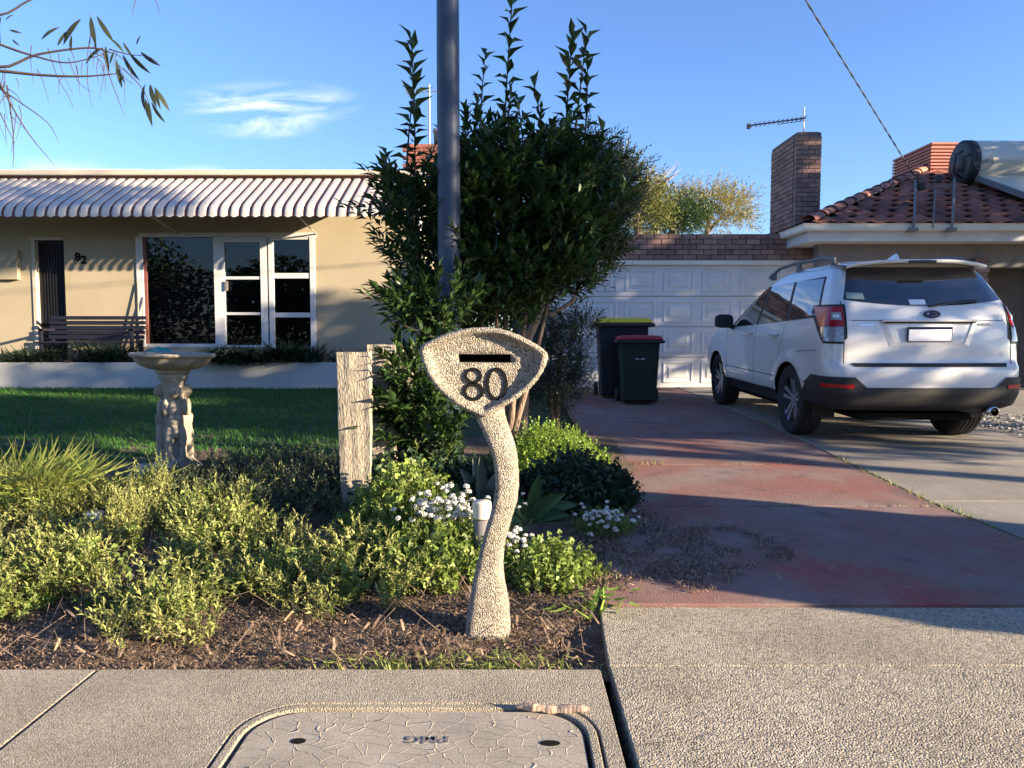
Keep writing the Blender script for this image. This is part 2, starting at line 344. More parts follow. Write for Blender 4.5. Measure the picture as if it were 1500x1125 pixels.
def stick_mesh(paths, r):   # three-sided stems, arrays for scatter(extra=)
    V, F = [], []
    for pts, rad in paths:
        b = len(V)
        for i, p in enumerate(pts):
            k = rad * (1 - .6 * i / (len(pts) - 1))
            for a in (0, 2.09, 4.19): V.append((p[0] + k * math.cos(a), p[1] + k * math.sin(a), p[2]))
        for i in range(len(pts) - 1):
            for j in range(3):
                a, c = b + i * 3 + j, b + i * 3 + (j + 1) % 3
                F.append((a, c, c + 3)); F.append((a, c + 3, a + 3))
    return V, F
def fnoise(x, y, s=1.0, o=0.0): return noise.noise(Vector((x * s + o, y * s - o, o * 1.7)))

# ================================================================== SETTING
def sheet(name, x0, x1, ys, dz, mat, nx=1, bumpf=None, kind='structure', xf=None):
    m = MB()
    vs = []; nxp = nx + 1
    for y in ys:
        a, b = (xf(y) if xf else (x0, x1))
        for i in range(nxp):
            x = a + (b - a) * i / nx; vs.append((x, y, gz(y) + dz + (bumpf(x, y) if bumpf else 0)))
    fs = [(j * nxp + i, j * nxp + i + 1, (j + 1) * nxp + i + 1, (j + 1) * nxp + i) for j in range(len(ys) - 1) for i in range(nx)]
    m.add(vs, fs); o = m.build(name, mat, smooth=True)
    return tag(o, kind=kind)
def frange(a, b, st):
    n = max(1, int(round((b - a) / st))); return [a + (b - a) * i / n for i in range(n + 1)]
tag(sheet('ground', -300, 300, [-300, -60, -6, -3.2, 3.2, 7.6, 12.8, 30, 80, 600], -.16, M_['lawn_soil']), 'bare earth reaching to the horizon', None)
sheet('road', -120, 120, [-11, -3.4], -.12, M_['asphalt'])
kb = MB().box(-60, 60, -3.4, -3.2, -.16, 0.0).build('kerb', M_['concrete'], bevel=.02); tag(kb, kind='structure')
sheet('verge', -60, 60, [-3.2, .55], -.03, M_['lawn_soil'])
# garden soil under everything planted on the left
def soil_bump(x, y): return .025 * fnoise(x, y, 2.2) + .012 * fnoise(x, y, 9) + .05 * max(0, min(1, (y - 2.75) / 1.2)) - .035
def soil_z(x, y): return gz(y) + soil_bump(x, y)
sheet('garden_bed', -12, .8, frange(2.62, 7.4, .06), 0, M_['soil'], nx=150, bumpf=soil_bump, xf=lambda y: (-12, .42 if y < 3.4 else min(.98, .42 + (y - 3.4) * .25)))
def lawn_bump(x, y): return .02 + .015 * fnoise(x, y, .9)
sheet('lawn', -14, -.9, frange(6.0, 12.5, .25), 0, M_['lawn_soil'], nx=40, bumpf=lawn_bump)

def slab(name, poly, top, thick, mat, parent, tilt=0):
    """flat concrete slab; poly of (x,y) counter clockwise; top is a height function"""
    n = len(poly); m = MB()
    m.add([(x, y, top(x, y) - thick) for x, y in poly] + [(x, y, top(x, y)) for x, y in poly],
          [tuple(range(n))[::-1], tuple(range(n, 2 * n))] + [(i, (i + 1) % n, (i + 1) % n + n, i + n) for i in range(n)])
    return m.build(name, mat, parent, bevel=.004)
EDGE = 2.655
fp = bpy.data.objects.new('footpath', None); tag(link(fp), kind='structure')
g = .006
slab('slab', [(-3.2, .55), (-1.49 - g, .55), (-1.49 - g, EDGE), (-3.2, EDGE)], lambda x, y: .000, .1, M_['concrete'], fp)
slab('slab', [(-6.4, .55), (-3.2 - 2 * g, .55), (-3.2 - 2 * g, EDGE), (-6.4, EDGE)], lambda x, y: -.004, .1, M_['concrete'], fp)
slab('slab', [(-9.6, .55), (-6.4 - 2 * g, .55), (-6.4 - 2 * g, EDGE), (-9.6, EDGE)], lambda x, y: .0, .1, M_['concrete'], fp)
# slab round the pit: four pieces of one pour are modelled as a frame with a hole
PX0, PX1, PY0, PY1 = -.85, .265, 1.76, 2.405
m = MB(); N8 = 12
def rrect(x0, x1, y0, y1, r, n=N8):
    out = []
    for cx, cy, a0 in ((x1 - r, y1 - r, 0), (x0 + r, y1 - r, 90), (x0 + r, y0 + r, 180), (x1 - r, y0 + r, 270)):
        for i in range(n + 1):
            a = R(a0 + 90 * i / n); out.append((cx + r * math.cos(a), cy + r * math.sin(a)))
    return out
outer = rrect(-1.49 + g, .318, .55, EDGE, .01); inner = rrect(PX0, PX1, PY0, PY1, .20)
n = len(outer)
m.add([(x, y, 0) for x, y in outer] + [(x, y, 0) for x, y in inner] + [(x, y, -.1) for x, y in outer] + [(x, y, -.1) for x, y in inner],
      [f for i in range(n) for j in [(i + 1) % n] for f in ((i, j, n + j, n + i), (i, 2 * n + i, 2 * n + j, j), (n + i, n + j, 3 * n + j, 3 * n + i))])
m.build('slab', M_['concrete'], fp, bevel=.005)
# apron across the driveway mouth
ap = bpy.data.objects.new('driveway_apron', None); tag(link(ap), kind='structure')
def atop(x, y): return .012 + max(0, (y - 2.6)) * .01
slab('slab', [(.348, .55), (9, .55), (9, 2.680), (.352, 2.665)], lambda x, y: .008, .12, M_['concrete_agg'], ap)
slab('slab', [(.352, 2.679), (9, 2.693), (9, 3.255), (.385, 3.27)], lambda x, y: .003, .12, M_['concrete_agg'], ap)
slab('slab', [(9.01, .55), (20, .55), (20, 3.28), (9.01, 3.28)], lambda x, y: .008, .12, M_['concrete_agg'], ap)
# red painted strip and grey concrete of the driveway
rd = bpy.data.objects.new('red_driveway', None); tag(link(rd), kind='structure')
gd = bpy.data.objects.new('grey_driveway', None); tag(link(gd), kind='structure')
JY = [3.268, 4.88, 6.14, 7.6, 9.2, 10.8, 12.72]
def dtop(x, y): return gz(y) + .012
def redge(y): return .40 if y < 3.4 else (.62 if y < 5 else .74)
def bnd(y): return 2.98 - min(.2, (y - 3.3) * .12)
for i in range(len(JY) - 1):
    a, b = JY[i] + .011, JY[i + 1] - .011
    slab('slab', [(redge(a), a), (bnd(a) - .012, a), (bnd(b) - .012, b), (redge(b), b)], dtop, .1, M_['red_drive'], rd)
    a2, b2 = a + .12, b + .12
    if i == 0: a2 = a
    for x0, x1 in ((None, 5.2), (5.21, 8.6)):
        slab('slab', [(bnd(a2) + .012 if x0 is None else x0, a2), (x1, a2), (x1, b2), (bnd(b2) + .012 if x0 is None else x0, b2)], dtop, .1, M_['grey_drive'], gd)
# small pebbles filling the strip right of the car
gravel_pts = np.array([(nrs.uniform(5.0, 7.5), nrs.uniform(6.9, 9.0)) for _ in range(1500)])

# ================================================================== HOUSE WITH STRIPED AWNING
WY = 13.6
def wx(px): return (px - 750) / FPX * WY * 1.0 / (math.cos(PITCH))
def wp(px, py, Y=WY): p = pt(px, py, Y); return p.x, p.z
h82 = thing('cream_house', 'cream rendered flat-roofed house numbered 82 with striped awning', 'house', (-6, WY, .3))
wz0, wz1 = .3, 4.0
xr = pt(620, 400, WY).x
DX0, DZT = pt(47, 352, WY).x, pt(47, 352, WY).z; DX1 = pt(93, 352, WY).x
WX0, WX1 = pt(207, 400, WY).x, pt(459, 400, WY).x; WZ1, WZ0 = pt(300, 345, WY).z, pt(300, 508, WY).z
m = MB()
for (a, b, c, d) in ((-13, DX0, wz0, wz1), (DX0, DX1, DZT, wz1), (DX1, WX0, wz0, wz1), (WX0, WX1, WZ1, wz1), (WX0, WX1, wz0, WZ0), (WX1, xr, wz0, wz1)):
    m.box(a, b, WY, WY + .2, c, d)
m.box(xr - .2, xr, WY + .2, WY + 9, wz0, wz1)
m.build('wall', M_['render_cream'], h82)
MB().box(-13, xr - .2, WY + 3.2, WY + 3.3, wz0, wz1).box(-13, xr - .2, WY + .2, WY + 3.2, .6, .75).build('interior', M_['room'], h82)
MB().box(-13, xr + .05, WY - .08, WY + 9.3, 4.0, pt(400, 250, WY).z).build('roof', M_['fascia'], h82, bevel=.01)
MB().box(-13, xr + .07, WY - .13, WY - .082, 4.0, 4.09).build('fascia_board', M_['fascia'], h82, bevel=.005)
a, b = pt(80, 247, 15), pt(207, 247, 15)
MB().box(a.x, b.x, 15, 16.5, 4.1, a.z).build('skylight', M_['white_paint'], h82, bevel=.02)
MB().tube([(xr - .05, WY - .06, 4.0), (xr - .05, WY - .06, .4)], .04, 10).build('downpipe', M_['white_paint'], h82, smooth=True)
# front door with steel screen
d = MB().box(DX0 + .05, DX1, WY + .08, WY + .13, .75, DZT - .02).build('door', M_['door'], h82)
m = MB(); 
for i in range(9):
    x = DX0 + .1 + (DX1 - DX0 - .15) * i / 8; m.box(x - .006, x + .006, WY + .065, WY + .078, .78, DZT - .06)
m.build('screen_bars', M_['black'], d)
MB().box(DX0 - .01, DX0 + .05, WY - .02, WY + .14, .75, DZT).box(DX0 - .04, DX1, WY - .02, WY + .14, DZT, DZT + .05).build('door_frame', M_['fascia'], h82)
# window group
wn = bpy.data.objects.new('window', None); link(wn, h82, Matrix.Translation((WX0, WY, WZ0)))
panes = [(214, 316, 349, 503), (330, 383, 356, 404.5), (330, 383, 410, 457), (330, 383, 462, 505), (401, 455, 352, 399), (401, 455, 409, 457), (401, 455, 466, 508)]
fr = MB(); F0 = WY - .025; F1 = WY + .07
def fbox(p0, p1, q0, q1, y0=F0, y1=F1):
    a = pt(p0, q1, WY); b = pt(p1, q0, WY); fr.box(a.x, b.x, y0, y1, a.z, b.z)
fbox(204, 463, 341, 347.5); fbox(204, 209, 347.6, 509)            # head and left stile
fbox(316.5, 328, 347.6, 509); fbox(384, 393.5, 347.6, 509); fbox(394, 400, 347.6, 509); fbox(456, 461, 347.6, 509)
for (a, b, ys) in ((328.1, 383.9, ((347.6, 355), (405, 409.5), (457.5, 461.5), (505.5, 509))), (400.1, 455.9, ((347.6, 351), (400, 408), (458, 465), (508.2, 510)))):
    for q0, q1 in ys: fbox(a, b, q0, q1, F0 + .012, F1 - .012)
fbox(209.1, 316.4, 503.5, 509, F0 + .01)
fr.build('window_frame', M_['white_paint'], wn, bevel=.006)
fr = MB(); fbox(209.1, 213.5, 347.6, 503.4, F0 + .02); fr.build('red_jamb', M_['brown_strip'], wn)
for (p0, p1, q0, q1) in panes:
    a = pt(p0 - .8, q1 + .8, WY); b = pt(p1 + .8, q0 - .8, WY)
    MB().box(a.x, b.x, WY + .02, WY + .026, a.z, b.z).build('pane', M_['glass'], wn)
def blind(p0, p1, q0, q1, label=None, mat='blind'):
    m = MB(); a = pt(p0, q1, WY + .3); b = pt(p1, q0, WY + .3); z = a.z
    while z < b.z:
        m.add([(a.x, WY + .29, z), (b.x, WY + .29, z), (b.x, WY + .33, z + .03), (a.x, WY + .33, z + .03)], [(0, 1, 2, 3)]); z += .042
    o = m.build('blind', M_[mat], h82); o['kind'] = 'stuff'
blind(208, 318, 400, 506); blind(330, 383, 360, 410)
lk = MB().box(*sorted((pt(321, 0, WY).x, pt(325, 0, WY).x)), F0 - .03, F0 - .002, pt(0, 426, WY).z, pt(0, 412, WY).z).build('lock', M_['steel'], wn)
# meter box and numbers
a = pt(-6, 410, WY); b = pt(29, 366, WY)
MB().box(a.x, b.x, WY - .09, WY - .001, a.z, b.z).build('meter_box', M_['render_cream'], h82, bevel=.01)
for ch, px, py in (('8', 113.5, 377), ('2', 122.5, 381)):
    me = text_mesh(ch, .2, .008, M_['black'], .006); c = pt(px, py, WY - .012)
    place(me, 'number', Matrix.Translation(c) @ Matrix.Rotation(R(90), 4, 'X'), h82)
# awning: cream pans with brown strips between
AX1, AX0 = -1.80, -10.4; P = .173
aw = thing('striped_awning', 'long cream and brown striped metal awning over the house front', 'awning', (-6, WY, 3.9))
prof = [(WY - .002, 3.955), (13.05, 3.66), (12.62, 3.425), (12.47, 3.34), (12.38, 3.265), (12.335, 3.19), (12.325, 3.10)]
def awn_panel(x0, x1, dz, round_end, ribs):
    nu = 8; rings = []
    for k, (y, z) in enumerate(prof):
        row = []
        for i in range(nu + 1):
            t = i / nu; x = x0 + (x1 - x0) * t; hump = ribs * math.sin(math.pi * t) ** .5
            zz, yy = z + dz + hump, y - (hump + dz if k >= 4 else 0)
            if k == len(prof) - 1: zz = z + dz - round_end * (math.sin(math.pi * t) ** .6) + .02
            if ribs and i in (0, nu): zz -= .022; x += .0006 if i == 0 else -.0006
            row.append(Vector((x, yy, zz)))
        rings.append(row)
    return MB().loft(rings, cap=False, closed=False)
pan_me = awn_panel(0, .131, .012, .045, .008).mesh('awning_panel', M_['cream_metal'], True)
strip_me = awn_panel(-.004, .050, -.004, .02, 0).mesh('awning_strip', M_['brown_strip'], True)
line_me = None
x = AX1 - .131
while x > AX0:
    place(pan_me, 'awning_panel', Matrix.Translation((x, 0, 0)), aw); place(strip_me, 'awning_strip', Matrix.Translation((x - .0455, 0, 0)), aw)
    x -= P
MB().box(AX0, AX1, WY - .05, WY - .003, 3.965, 3.995).build('top_rail', M_['brown_strip'], aw)
m = MB()
for px in (200, 420):
    a = pt(px + 5, 312, 12.5); m.tube([(a.x, 12.42, 3.26), (a.x + .15, WY - .002, 2.98)], .012, 6)
m.build('stay', M_['cream_metal'], aw, smooth=True)
# chimney, flue and aerial on that roof
ch = thing('red_brick_chimney', 'low red brick chimney with steel flue on the cream house roof', 'chimney', pt(625, 250, 17))
a = pt(598, 268, 17); b = pt(652, 211, 17)
MB().box(a.x, b.x, 17, 17.9, 3.9, b.z).build('stack', M_['mortar'], ch)
bx = MB().box(-.112, .112, -.05, .05, -.036, .036).mesh('brick', M_['tile'])
zc = 4.0
r = 0
while zc < b.z - .03:
    xx = a.x + (.112 if r % 2 == 0 else 0)
    while xx < b.x - .05:
        place(bx, 'brick', Matrix.Translation((xx, 16.98, zc)), ch); xx += .234
    zc += .084; r += 1
c = pt(642, 211, 17.4)
MB().lathe([(.10, 0), (.10, .36), (.125, .36), (.125, .43), (.0, .45)], (c.x, 17.4, b.z - .01), 16).build('flue', M_['alu'], ch, smooth=True)
an = thing('television_aerial', 'thin television aerial on mast beside the steel flue', 'aerial', pt(629, 215, 17.2), 'television aerials on the roofs')
c = pt(629, 213, 17.2); top = pt(629, 124, 17.2)
MB().tube([(c.x, 17.2, b.z - .05), (c.x, 17.2, top.z)], .022, 6).build('mast', M_['alu'], an)
m = MB().tube([(c.x - .5, 17.1, top.z - .2), (c.x + .3, 17.3, top.z - .1)], .012, 5)
for i in range(7):
    x = c.x - .48 + i * .12; m.tube([(x, 16.85, top.z - .2 + i * .015), (x, 17.5, top.z - .2 + i * .015)], .006, 4)
m.build('elements', M_['alu'], an)
# planter wall and its plants
PYF = 12.4
ptop = pt(300, 531, PYF).z
pw = thing('planter_wall', 'low white rendered planter wall along the lawn', 'wall', (-7, PYF, .28))
MB().box(-14, pt(640, 560, PYF).x, PYF, PYF + .16, .2, ptop).build('wall_face', M_['white_render'], pw, bevel=.012)
MB().box(-14, pt(640, 560, PYF).x, PYF + .16, PYF + .55, .2, ptop - .05).build('planter_soil', M_['soil'], pw)
porch = MB().box(-14, xr, PYF + .55, WY, .2, .74).build('porch', M_['concrete']); tag(porch, kind='structure')
def strap_clump(name, label, px0, px1, py_top, Y, n, ln, mat='agap', group=None, droop=.5):
    c = pt((px0 + px1) / 2, 528, Y); half = (px1 - px0) / 2 / FPX * Y
    t = thing(name, label, 'plant', (c.x, Y, ptop - .05), group)
    locs = np.stack([c.x + nrs.uniform(-half, half, n) * .85, Y + nrs.uniform(-.12, .2, n), np.full(n, ptop - .06)], 1)
    n_ = n; ln *= 1.35; d = rdirs(n, .25, .95)
    # each leaf: a rising lower half and a drooping tip
    L = ln * nrs.uniform(.6, 1.1, n)
    o = scatter('foliage', BLADE, np.concatenate([locs, locs + d * (L * .55)[:, None]]),
                np.concatenate([d, d * np.array([1, 1, .35]) + np.array([0, 0, -droop * .4])]), np.tile([[0, 0, 1.]], (2 * n, 1)), np.concatenate([L * .62, L * .7]), .017, M_[mat], t)
    return t
strap_clump('border_plant', 'dark strappy plants beside the porch door', 0, 90, 505, 12.7, 500, .28)
strap_clump('border_plant', 'dark green clump below the wooden bench', 112, 200, 500, 12.7, 500, .34)
strap_clump('border_plant', 'dark green clump spilling over the planter wall by the window', 308, 385, 498, 12.58, 900, .42, droop=1.2)
strap_clump('border_plant', 'dark green clump under the right window sash', 385, 470, 502, 12.65, 800, .36)
strap_clump('border_plant', 'small dark clump at the end of the planter', 487, 520, 506, 12.7, 200, .24)
# bench
bn = thing('porch_bench', 'dark slatted wooden bench on the porch under the house number', 'bench', (pt(150, 500, 13.2).x, 13.2, .74))
x0, x1 = pt(64, 500, 13.2).x, pt(205, 500, 13.2).x
xb = pt(93, 500, 13.3).x
for i in range(5):
    z = 1.13 + i * .085
    MB().box(xb - .3, x1, 13.36 + .02 * i, 13.385 + .02 * i, z, z + .065).build('back_slat', M_['bench'], bn, bevel=.006)
for i in range(4):
    MB().box(xb - .3, x1, 12.98 + i * .095, 13.06 + i * .095, 1.06, 1.09).build('seat_slat', M_['bench'], bn, bevel=.006)
for x in (xb - .25, x1 - .08):
    MB().box(x, x + .05, 13.0, 13.05, .74, 1.3).box(x, x + .05, 13.34, 13.39, .74, 1.12).box(x, x + .05, 13.0, 13.40, 1.27, 1.31).build('leg', M_['bench'], bn)
br = thing('broom', 'wooden broom handles leaning on the wall beside the window', 'broom', pt(205, 508, 13.45))
for dx in (0, .05):
    MB().tube([(pt(204, 508, 13.4).x + dx, 13.38, .74), (pt(202, 425, 13.57).x + dx * 1.8, 13.57, pt(202, 415 + dx * 400, 13.57).z)], .012, 6).build('handle', M_['pale_bark'], br)
hs = thing('teal_bucket', 'teal plastic tub on the porch behind the bird bath', 'tub', pt(232, 512, 13.1))
c = pt(232, 512, 13.1)
MB().lathe([(.2, 0), (.27, .02), (.26, .16), (.16, .23), (0, .26)], (c.x, 13.1, .74), 20).build('tub_body', M_['teal'], hs, smooth=True)

# ================================================================== BRICK HOUSE WITH GARAGE
GY = 12.74
h80 = thing('brick_house', 'brown brick house with terracotta hip roof and attached garage', 'house', (6, GY, .3))
gx0, gx1 = pt(795, 560, GY).x, pt(1240, 560, GY).x
ztop = pt(1000, 342.5, GY).z; zlin = pt(1000, 381, GY).z; zdoor = pt(1000, 388, GY).z
RX0 = pt(1183, 326, 11.7).x; EZ = pt(1183, 327, 11.7).z
MB().box(gx0 - .5, 9, GY + .04, GY + .2, zlin, ztop - .004).box(gx0 - .5, gx0, GY + .04, GY + .2, .2, zlin).box(gx1, 9.5, GY + .04, GY + .2, .2, zlin)\
    .box(gx0 - .5, gx0 - .3, GY + .2, GY + 6, .2, ztop - .01).build('wall', M_['mortar'], h80)
MB().box(gx0 - .3, 9.3, GY + .2, GY + 6, ztop - .3, ztop - .22).build('garage_roof', M_['steel'], h80)
brick_me = MB().box(-.113, .113, -.055, .055, -.0365, .0365).mesh('brick', M_['brick'])
bm = bmesh.new(); bm.from_mesh(brick_me); bmesh.ops.bevel(bm, geom=bm.edges[:], offset=.004, segments=1, affect='EDGES'); bm.to_mesh(brick_me); bm.free()
CH = (ztop - zlin) / 5
nb = 0
for r in range(5):
    z = ztop - CH * (r + .5); x = gx0 - .4 + (.118 if r % 2 else 0)
    while x < 7.2:
        place(brick_me, 'brick', Matrix.Translation((x + rnd.uniform(-.002, .002), GY + .05 + rnd.uniform(-.004, .004), z)) @ Matrix.Diagonal((1, 1, CH / .0785 * .98, 1)), h80); x += .2365; nb += 1
MB().box(gx0 - .02, gx1 + .02, GY - .01, GY + .09, zdoor, zlin - .004).build('door_lintel', M_['gutter'], h80, bevel=.006)
# garage door of raised panels
gdoor = MB().box(gx0, gx1, GY + .06, GY + .1, .30, zdoor - .002).build('garage_door', M_['white_paint'], h80)
cw = 56.3 / FPX * GY; rows = 4; rh = (zdoor - .32) / rows
def panel_mesh(w, h):
    m = MB(); a, b = w / 2, h / 2
    def ring(k, y): return [Vector((-a + k, y, -b + k)), Vector((a - k, y, -b + k)), Vector((a - k, y, b - k)), Vector((-a + k, y, b - k))]
    m.loft([ring(0, 0), ring(.012, -.010), ring(.03, -.010), ring(.045, .002), ring(.075, .002), ring(.105, -.010)], cap=True)
    return m.mesh('door_panel', M_['white_paint'])
pm_me = panel_mesh(cw * .80, rh * .72)
for r in range(rows):
    for c in range(8):
        x = gx0 + cw * (c + .5) + .02; z = .315 + rh * (r + .5)
        if x < gx1 - .2: place(pm_me, 'door_panel', Matrix.Translation((x, GY + .058, z)), gdoor)
m = MB()
for r in range(1, rows): m.box(gx0, gx1, GY + .052, GY + .059, .315 + rh * r - .005, .315 + rh * r + .005)
m.build('section_joint', M_['steel'], gdoor)
# carport, eaves, gutter
EY = 11.7
RR = 10.2     # right end of the roof
MB().box(RX0 + .06, RR, EY + .1, EY + .14, EZ - .26, EZ - .02).build('fascia_board', M_['white_paint'], h80)
MB().box(RX0 + .06, RX0 + .10, EY + .14, GY + .04, EZ - .26, EZ - .02).build('fascia_board', M_['white_paint'], h80)
MB().box(RX0 + .1, RR, EY + .14, GY + .04, EZ - .25, EZ - .22).build('soffit', M_['white_paint'], h80)
def gutter(pts):
    m = MB(); sec = [(0, .0), (0, -.09), (.05, -.115), (.115, -.10), (.12, -.03), (.135, -.005), (.12, 0), (.105, -.03), (.10, -.085), (.05, -.1), (.015, -.08), (.015, 0)]
    rings = []
    for (p, nrm) in pts: rings.append([Vector(p) + Vector(nrm) * a + Vector((0, 0, b)) for a, b in sec])
    return m.loft(rings)
gutter([((RR, EY + .1, EZ), (0, -1, 0)), ((RX0 + .06, EY + .1, EZ), (-1, -1, 0)), ((RX0 + .06, GY + .03, EZ), (-1, 0, 0))]).build('gutter', M_['gutter'], h80)
MB().box(RX0 + .4, RR, EY + .55, EY + .75, EZ - .62, EZ - .25).build('beam', M_['steel'], h80)
xcp = pt(1440, 420, EY + .6).x
MB().box(xcp - .3, xcp, EY + .5, EY + .8, .2, EZ - .62).build('pillar', M_['mortar'], h80)
for r in range(28):
    place(brick_me, 'brick', Matrix.Translation((xcp - .15 + (.03 if r % 2 else -.03), EY + .49, .27 + r * .0785)), h80)
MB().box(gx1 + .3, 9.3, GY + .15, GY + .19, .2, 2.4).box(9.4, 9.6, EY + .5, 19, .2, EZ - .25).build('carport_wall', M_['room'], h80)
MB().box(pt(1242, 362, GY - .05).x, pt(1262, 362, GY - .05).x, GY - .16, GY + .03, pt(0, 366, GY).z, pt(0, 350, GY).z).build('wall_lamp', M_['black'], h80, bevel=.02)
# terracotta hip roof
PT = .42; K = 4.0
roof = bpy.data.objects.new('roof', None); link(roof, h80, Matrix.Translation((RX0, EY, EZ)))
AP = Vector((RX0 + K, EY + K, EZ + K * PT)); ARR = Vector((RR + .2, EY + K, EZ + K * PT))
m = MB().add([(RX0, EY, EZ - .03), (RR + .2, EY, EZ - .03), (ARR.x, ARR.y, ARR.z - .05), (AP.x, AP.y, AP.z - .05), (RX0, EY + 2 * K, EZ - .03), (RR + .2, EY + 2 * K, EZ - .03)],
             [(0, 1, 2, 3), (0, 3, 4), (3, 2, 5, 4)])
m.build('roof_underlay', M_['tile'], roof)
tw, tl = .30, .36
def tile_mesh():
    def fn(u, v):
        x = (u - .5) * tw * 1.14; z = .019 * math.cos(2 * math.pi * (u * 1.0 + .1)) + .020 + .022 * (1 - v)
        return Vector((x, v * tl * 1.15, z))
    m = MB().grid(fn, 10, 1); n = len(m.v)
    m.add([(x, y, z - .022) for (x, y, z) in m.v[:11]], []); m.f += [(i, i + 1, n + i + 1, n + i) for i in range(10)]
    return m.mesh('roof_tile', M_['tile'], True)
t_me = tile_mesh(); ang = math.atan(PT); nrow = int(K / (tl * math.cos(ang)))
cnt = 0
for r in range(nrow + 1):
    yy = r * tl * math.cos(ang); x = RX0 + yy + .22 + (.15 if r % 2 else 0)
    if yy > K - .05: break
    while x < min(RR + .1, RX0 + 8.4) and cnt < 298:
        place(t_me, 'roof_tile', Matrix.Translation((x, EY - .04 + yy, EZ + yy * PT - .01)) @ Matrix.Rotation(ang + rnd.uniform(-.012, .012), 4, 'X'), roof); x += tw; cnt += 1
m = MB()
def cap_mesh(L_=.42, r=.115):
    rings = []
    for t, k in ((0, 1.12), (.12, 1.12), (.13, 1.0), (1.08, .9)):
        rings.append([Vector((r * k * math.cos(math.pi * i / 8), L_ * t, r * k * .75 * math.sin(math.pi * i / 8))) for i in range(9)])
    return MB().loft(rings, cap=False, closed=False).mesh('ridge_cap', M_['ridge'], True)
cap_me = cap_mesh()
hd = (AP - Vector((RX0, EY, EZ))); hn = int(hd.length / .42); q = hd.to_track_quat('Y', 'Z').to_matrix().to_4x4()
for i in range(hn + 1):
    place(cap_me, 'ridge_cap', Matrix.Translation(Vector((RX0, EY, EZ + .03)) + hd * (i / hn)) @ q, roof)
for i in range(15):
    place(cap_me, 'ridge_cap', Matrix.Translation(AP + Vector((i * .42, 0, .03))) @ Matrix.Rotation(R(-90), 4, 'Z'), roof)
# left hip face tiles as one sheet of courses
m = MB()
for r in range(9):
    yy = r * .36; m.add([(RX0 + yy - .03, EY + yy, EZ + yy * PT + .03), (RX0 + yy - .03, EY + 2 * K - yy, EZ + yy * PT + .03), (RX0 + yy + .36, EY + 2 * K - yy - .36, EZ + (yy + .36) * PT), (RX0 + yy + .36, EY + yy + .36, EZ + (yy + .36) * PT)], [(0, 1, 2, 3)])
o = m.build('hip_courses', M_['tile'], roof); o['kind'] = 'stuff'
# brick chimney
cy = 13.05
ck = thing('brick_chimney', 'tall narrow brown brick chimney above the garage', 'chimney', (pt(1165, 338, cy).x, cy, 3))
cx0 = pt(1165.5, 250, cy).x; cx1 = pt(1203, 250, cy).x; cdep = 1.24; cz0 = EZ - .2; cz1 = pt(1180, 192, cy).z
MB().box(cx0 + .01, cx1 - .01, cy + .01, cy + cdep - .01, cz0, cz1 - .02).build('stack_core', M_['mortar'], ck)
csz = .0785; nc = int((cz1 - cz0) / csz); wid = cx1 - cx0
hb = MB().box(-.5, .5, -.5, .5, -.5, .5).mesh('brick', M_['brick'])
bm = bmesh.new(); bm.from_mesh(hb); bmesh.ops.bevel(bm, geom=bm.edges[:], offset=.03, segments=1, affect='EDGES'); bm.to_mesh(hb); bm.free()
k = 0
for r in range(nc):
    z = cz1 - csz * (r + .5); ins = .03 if r == 0 else 0
    cols = [(0, .5), (.5, 1)] if r % 2 else [(0, .25), (.25, .75), (.75, 1)]
    for a, b in cols:
        xa, xb_ = cx0 + ins + (wid - 2 * ins) * a, cx0 + ins + (wid - 2 * ins) * b
        place(hb, 'brick', Matrix.Translation(((xa + xb_) / 2, cy + .05 + ins, z)) @ Matrix.Diagonal((xb_ - xa - .009, .11, csz - .009, 1)), ck); k += 1
    ns = 5; off = 0 if r % 2 else .5
    for i in range(ns + 1):
        ya = cy + .112 + ins + (i - off) * (cdep - .12) / ns; yb = ya + (cdep - .12) / ns
        ya = max(ya, cy + .112 + ins); yb = min(yb, cy + cdep - (.06 if r == 0 else 0))
        if yb - ya < .04: continue
        place(hb, 'brick', Matrix.Translation((cx0 + .05 + ins, (ya + yb) / 2, z)) @ Matrix.Diagonal((.11, yb - ya - .009, csz - .009, 1)), ck); k += 1
MB().add([(cx0 - .06, cy - .05, cz0 + .06), (cx0 - .06, cy + cdep, cz0 + .02), (cx0 - .005, cy + cdep, cz0 + .16), (cx0 - .005, cy - .05, cz0 + .22)], [(0, 1, 2, 3)]).build('flashing', M_['alu'], ck)
an = thing('television_aerial', 'long boom television aerial on the brick chimney', 'aerial', (cx0 + .2, cy + .2, cz1), 'television aerials on the roofs')
mt = pt(1178, 158, cy + .25); c = (mt.x, cy + .25)
MB().tube([(c[0], c[1], cz1 - .1), (c[0], c[1], mt.z)], .011, 8).build('mast', M_['alu'], an)
tip = pt(1097, 184, cy + .25); bs = pt(1180, 173, cy + .25)
m = MB().tube([bs, tip], .012, 6).tube([bs + Vector((0, 0, -.04)), tip + Vector((.5, 0, .02))], .006, 5)
for i in range(12):
    p = bs.lerp(tip, (i + .5) / 12.5); m.tube([p + Vector((0, -.16, 0)), p + Vector((0, .16, 0))], .006, 4)
m.box(tip.x - .03, tip.x + .02, tip.y - .03, tip.y + .03, tip.z - .05, tip.z + .03)
m.build('boom', M_['wire'], an)
